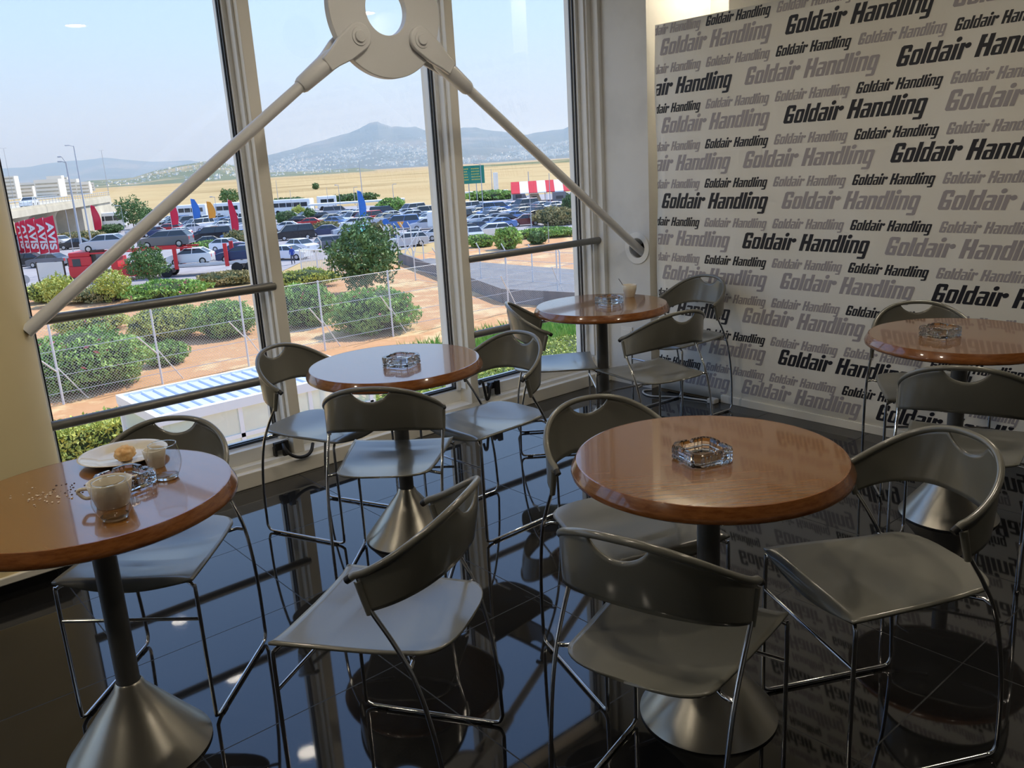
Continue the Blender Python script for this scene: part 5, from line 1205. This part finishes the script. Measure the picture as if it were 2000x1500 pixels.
q.build('faded_lettering', M['sign_yellow'], bb_)
q = MB()
for x in (-1.6, 0, 1.6): q.box(x-.08, x+.08, .1, .26, 0, 7.80)
q.build('posts', M['lamp_grey'], bb_)
aw = empty('striped_awning', (120.79, 130.88, GZ), -0.695, 'long red and white striped tent roof at the far right', 'awning')
W_ = 13.98; q = MB()
for k in range(8):
    x0_ = -W_/2+k*W_/8; q.prism([(-3.5, 1.95), (0, 4.10), (3.5, 1.95), (3.5, 1.80), (0, 3.95), (-3.5, 1.80)], x0_, x0_+W_/8, mi=k % 2, fr=lambda a, b_, c: (c, a, b_))
q.build('roof', [M['red'], M['whitec']], aw)
q = MB()
for x in (-W_/2, 0, W_/2-.2):
    for y in (-3.3, 3.3): q.box(x, x+.15, y-.08, y+.08, 0, 1.95)
q.build('posts', M['whitec'], aw)
o = empty('market_stall', (132.28, 169.58, GZ), -0.695, 'white slanted front stall at the left of the yard', 'stall', 'stalls in the yard'); MB().prism([(-2.21, 0), (2.21, 0), (1.10, 1.49), (-2.21, 1.49)], -1.5, 1.5, fr=lambda a, b_, c: (a, c, b_)).build('body', M['whitec'], o, bevel=.05); MB().box(-1.32, 0.44, -1.56, -1.5, .5, 0.89).build('opening', M['carglass'], o)
o = empty('market_stall', (128.13, 157.85, GZ), -0.695, 'dark red slanted stall in the yard', 'stall', 'stalls in the yard'); MB().prism([(-1.60, 0), (1.60, 0), (0.80, 1.99), (-1.60, 1.99)], -1.5, 1.5, fr=lambda a, b_, c: (a, c, b_)).build('body', M['maroon'], o, bevel=.05); MB().box(-0.96, 0.32, -1.56, -1.5, .5, 1.19).build('opening', M['carglass'], o)
o = empty('market_stall', (127.81, 152.45, GZ), -0.695, 'white slanted stall in the middle of the yard', 'stall', 'stalls in the yard'); MB().prism([(-1.80, 0), (1.80, 0), (0.90, 1.95), (-1.80, 1.95)], -1.5, 1.5, fr=lambda a, b_, c: (a, c, b_)).build('body', M['whitec'], o, bevel=.05); MB().box(-1.08, 0.36, -1.56, -1.5, .5, 1.17).build('opening', M['carglass'], o)
o = empty('market_stall', (124.19, 142.76, GZ), -0.695, 'grey slanted stall in the yard', 'stall', 'stalls in the yard'); MB().prism([(-1.60, 0), (1.60, 0), (0.80, 1.97), (-1.60, 1.97)], -1.5, 1.5, fr=lambda a, b_, c: (a, c, b_)).build('body', M['grey'], o, bevel=.05); MB().box(-0.96, 0.32, -1.56, -1.5, .5, 1.18).build('opening', M['carglass'], o)
o = empty('market_stall', (120.64, 126.17, GZ), -0.695, 'grey shed under the striped tent', 'stall', 'stalls in the yard'); MB().prism([(-1.79, 0), (1.79, 0), (0.90, 1.81), (-1.79, 1.81)], -1.5, 1.5, fr=lambda a, b_, c: (a, c, b_)).build('body', M['grey'], o, bevel=.05); MB().box(-1.08, 0.36, -1.56, -1.5, .5, 1.09).build('opening', M['carglass'], o)
o = empty('market_stall', (122.4, 135.79, GZ), -0.695, 'beige shed by the striped tent', 'stall', 'stalls in the yard'); MB().prism([(-1.21, 0), (1.21, 0), (0.61, 1.48), (-1.21, 1.48)], -1.5, 1.5, fr=lambda a, b_, c: (a, c, b_)).build('body', M['beige'], o, bevel=.05); MB().box(-0.73, 0.24, -1.56, -1.5, .5, 0.89).build('opening', M['carglass'], o)

def coach(c, rz_, L_, lab, h_=3.1, w_=2.5):
    r = empty('coach', (c[0], c[1], GZ), rz_, lab, 'coach', 'white coaches beyond the car park')
    MB().box(-L_/2, L_/2, -w_/2, w_/2, .35, h_).build('body', M['whitec'], r, bevel=.22)
    q = MB(); n = int(L_/1.5)
    for k in range(n): x = -L_/2+.5+k*(L_-1)/n; q.box(x, x+(L_-1)/n-.12, -w_/2-.02, w_/2+.02, h_*.5, h_*.78)
    q.build('windows', M['carglass'], r)
    for x in (-L_*.32, L_*.3):
        for s_ in (-1, 1): q = MB().lathe([(0, -.14), (.45, -.14), (.48, 0), (.45, .14), (0, .14)], 20).build('wheel', M['tyre'], r, smooth=True); q.rotation_euler = (PI/2, 0, 0); q.location = (x, s_*(w_/2-.13), .48)
    return r
coach((49.77, 178.71), -0.590, 5.60, 'white coach beside the single red feather flag')
coach((68.98, 187.01), -0.764, 6.50, 'white coach behind the blue feather flag')
coach((74.84, 181.74), -0.764, 5.93, 'white coach next to the left mullion')
coach((83.99, 170.32), -0.869, 8.94, 'long white coach, left one in the middle window')
coach((94.46, 174.47), -0.346, 4.07, 'white coach with rounded front, right one in the middle window')
o = empty('long_shelter', (84.52, 144.33, GZ), -0.575, 'long low white shelter roof behind the car rows', 'shelter'); MB().box(-9, 9, -2, 2, 2.3, 2.6).build('roof', M['whitec'], o)
q = MB()
for x in (-8, -4, 0, 4, 8): q.box(x-.06, x+.06, -.06, .06, 0, 2.3)
q.build('posts', M['whitec'], o)
o = empty('caravan', (66.75, 92.52, GZ), -0.595, 'white caravan trailer next to the right mullion, middle window', 'caravan'); MB().box(-2, 2, -1.1, 1.1, .5, 2.6).build('body', M['whitec'], o, bevel=.25); MB().box(-1.2, -.1, -1.13, 1.13, 1.4, 2.0).build('window', M['carglass'], o)
MB().tube([(.2, -1.1, .35), (.2, 1.1, .35)], .34, 16).build('wheels', M['tyre'], o)
o = empty('round_blue_sign', (53.57, 85.5, GZ), -0.695, 'round blue road sign with a white panel below it', 'road sign'); q = MB().lathe([(0, -.02), (.36, -.02), (.36, .02), (0, .02)], 24).build('disc', M['blueflag'], o); q.rotation_euler = (PI/2, 0, 0); q.location = (0, -.1, 2.41); MB().box(-.3, .3, -.12, -.08, 1.26, 1.91).build('panel', M['whitec'], o)
o = empty('triangle_sign', (52.09, 80.13, GZ), -0.695, 'orange yellow triangular road sign between the parked cars', 'road sign'); MB().prism([(-.4, 2.64), (.4, 2.64), (0, 1.94)], -.02, .02, fr=lambda a, b_, c: (a, c, b_)).build('panel', M['orangeflag'], o); MB().tube([(0, .05, 0), (0, .05, 2.24)], .03, 6).build('post', M['lamp_grey'], o)
o = empty('round_white_sign', (13.81, 74.59, GZ), -0.695, 'round pale road sign at the far left edge, seen from behind', 'road sign'); q = MB().lathe([(0, -.02), (.33, -.02), (.33, .02), (0, .02)], 24).build('disc', M['lamp_grey'], o); q.rotation_euler = (PI/2, 0, 0); q.location = (0, -.1, 1.72); MB().tube([(0, 0, 0), (0, 0, 2.02)], .035, 6).build('post', M['lamp_grey'], o)
o = empty('notice_board', (16.98, 80.94, GZ), -0.695, 'blank grey notice board on two legs below the red flags', 'notice board'); MB().box(-1.1, 1.1, -.05, .05, .9, 2.3).build('board', M['galv'], o); MB().box(-1.2, -1.1, -.06, .06, 0, 2.4).box(1.1, 1.2, -.06, .06, 0, 2.4).build('legs', M['black'], o)
o = MB().box(-.45, .45, -.45, .45, 0, 5.66).build('white_pillar', M['whitec'], bevel=.05); o.location = (139.42, 169.24, GZ); tag(o, 'tall plain white pillar in the yard right of the green sign', 'pillar')

pr = empty('person', (36.71, 75.73, GZ+.03), -0.695, 'person in a blue shirt and grey trousers walking in front of parked cars, middle window', 'person')
me = bpy.data.meshes.new('body'); J = [((0, 0, .95), .13), ((0, 0, 1.18), .13), ((0, 0, 1.42), .14), ((0, 0, 1.52), .06), ((0, -.01, 1.60), .085), ((0, 0, 1.70), .075),
  ((-.17, 0, 1.40), .06), ((-.24, .05, 1.15), .045), ((-.22, -.10, .95), .035), ((.17, 0, 1.40), .06), ((.25, -.04, 1.15), .045), ((.22, -.20, 1.0), .035),
  ((-.09, 0, .88), .09), ((-.10, -.12, .50), .065), ((-.10, -.05, .08), .045), ((-.10, -.18, .04), .035), ((.09, 0, .88), .09), ((.10, .08, .50), .065), ((.10, .22, .12), .045), ((.10, .12, .04), .035)]
me.from_pydata([p for p, _ in J], [(0, 1), (1, 2), (2, 3), (3, 4), (4, 5), (2, 6), (6, 7), (7, 8), (2, 9), (9, 10), (10, 11), (0, 12), (12, 13), (13, 14), (14, 15), (0, 16), (16, 17), (17, 18), (18, 19)], [])
o = bpy.data.objects.new('body', me); COL.objects.link(o); md = o.modifiers.new('skin', 'SKIN'); md.use_smooth_shade = True
for i, (_, r_) in enumerate(J): me.skin_vertices[0].data[i].radius = (r_, r_)
me.skin_vertices[0].data[0].use_root = True; o.modifiers.new('sub', 'SUBSURF').levels = 1
bpy.context.view_layer.update(); m2 = bpy.data.meshes.new_from_object(o.evaluated_get(bpy.context.evaluated_depsgraph_get())); bpy.data.objects.remove(o)
m2.materials.clear()
for n in ('skin', 'cloth_blue', 'cloth_dark', 'black'): m2.materials.append(M[n])
for p in m2.polygons: z = p.center.z; p.material_index = 3 if z > 1.68 else (0 if z > 1.49 else (1 if z > .92 and abs(p.center.x) < .27 else 2))
o = bpy.data.objects.new('body', m2); COL.objects.link(o); o.parent = pr
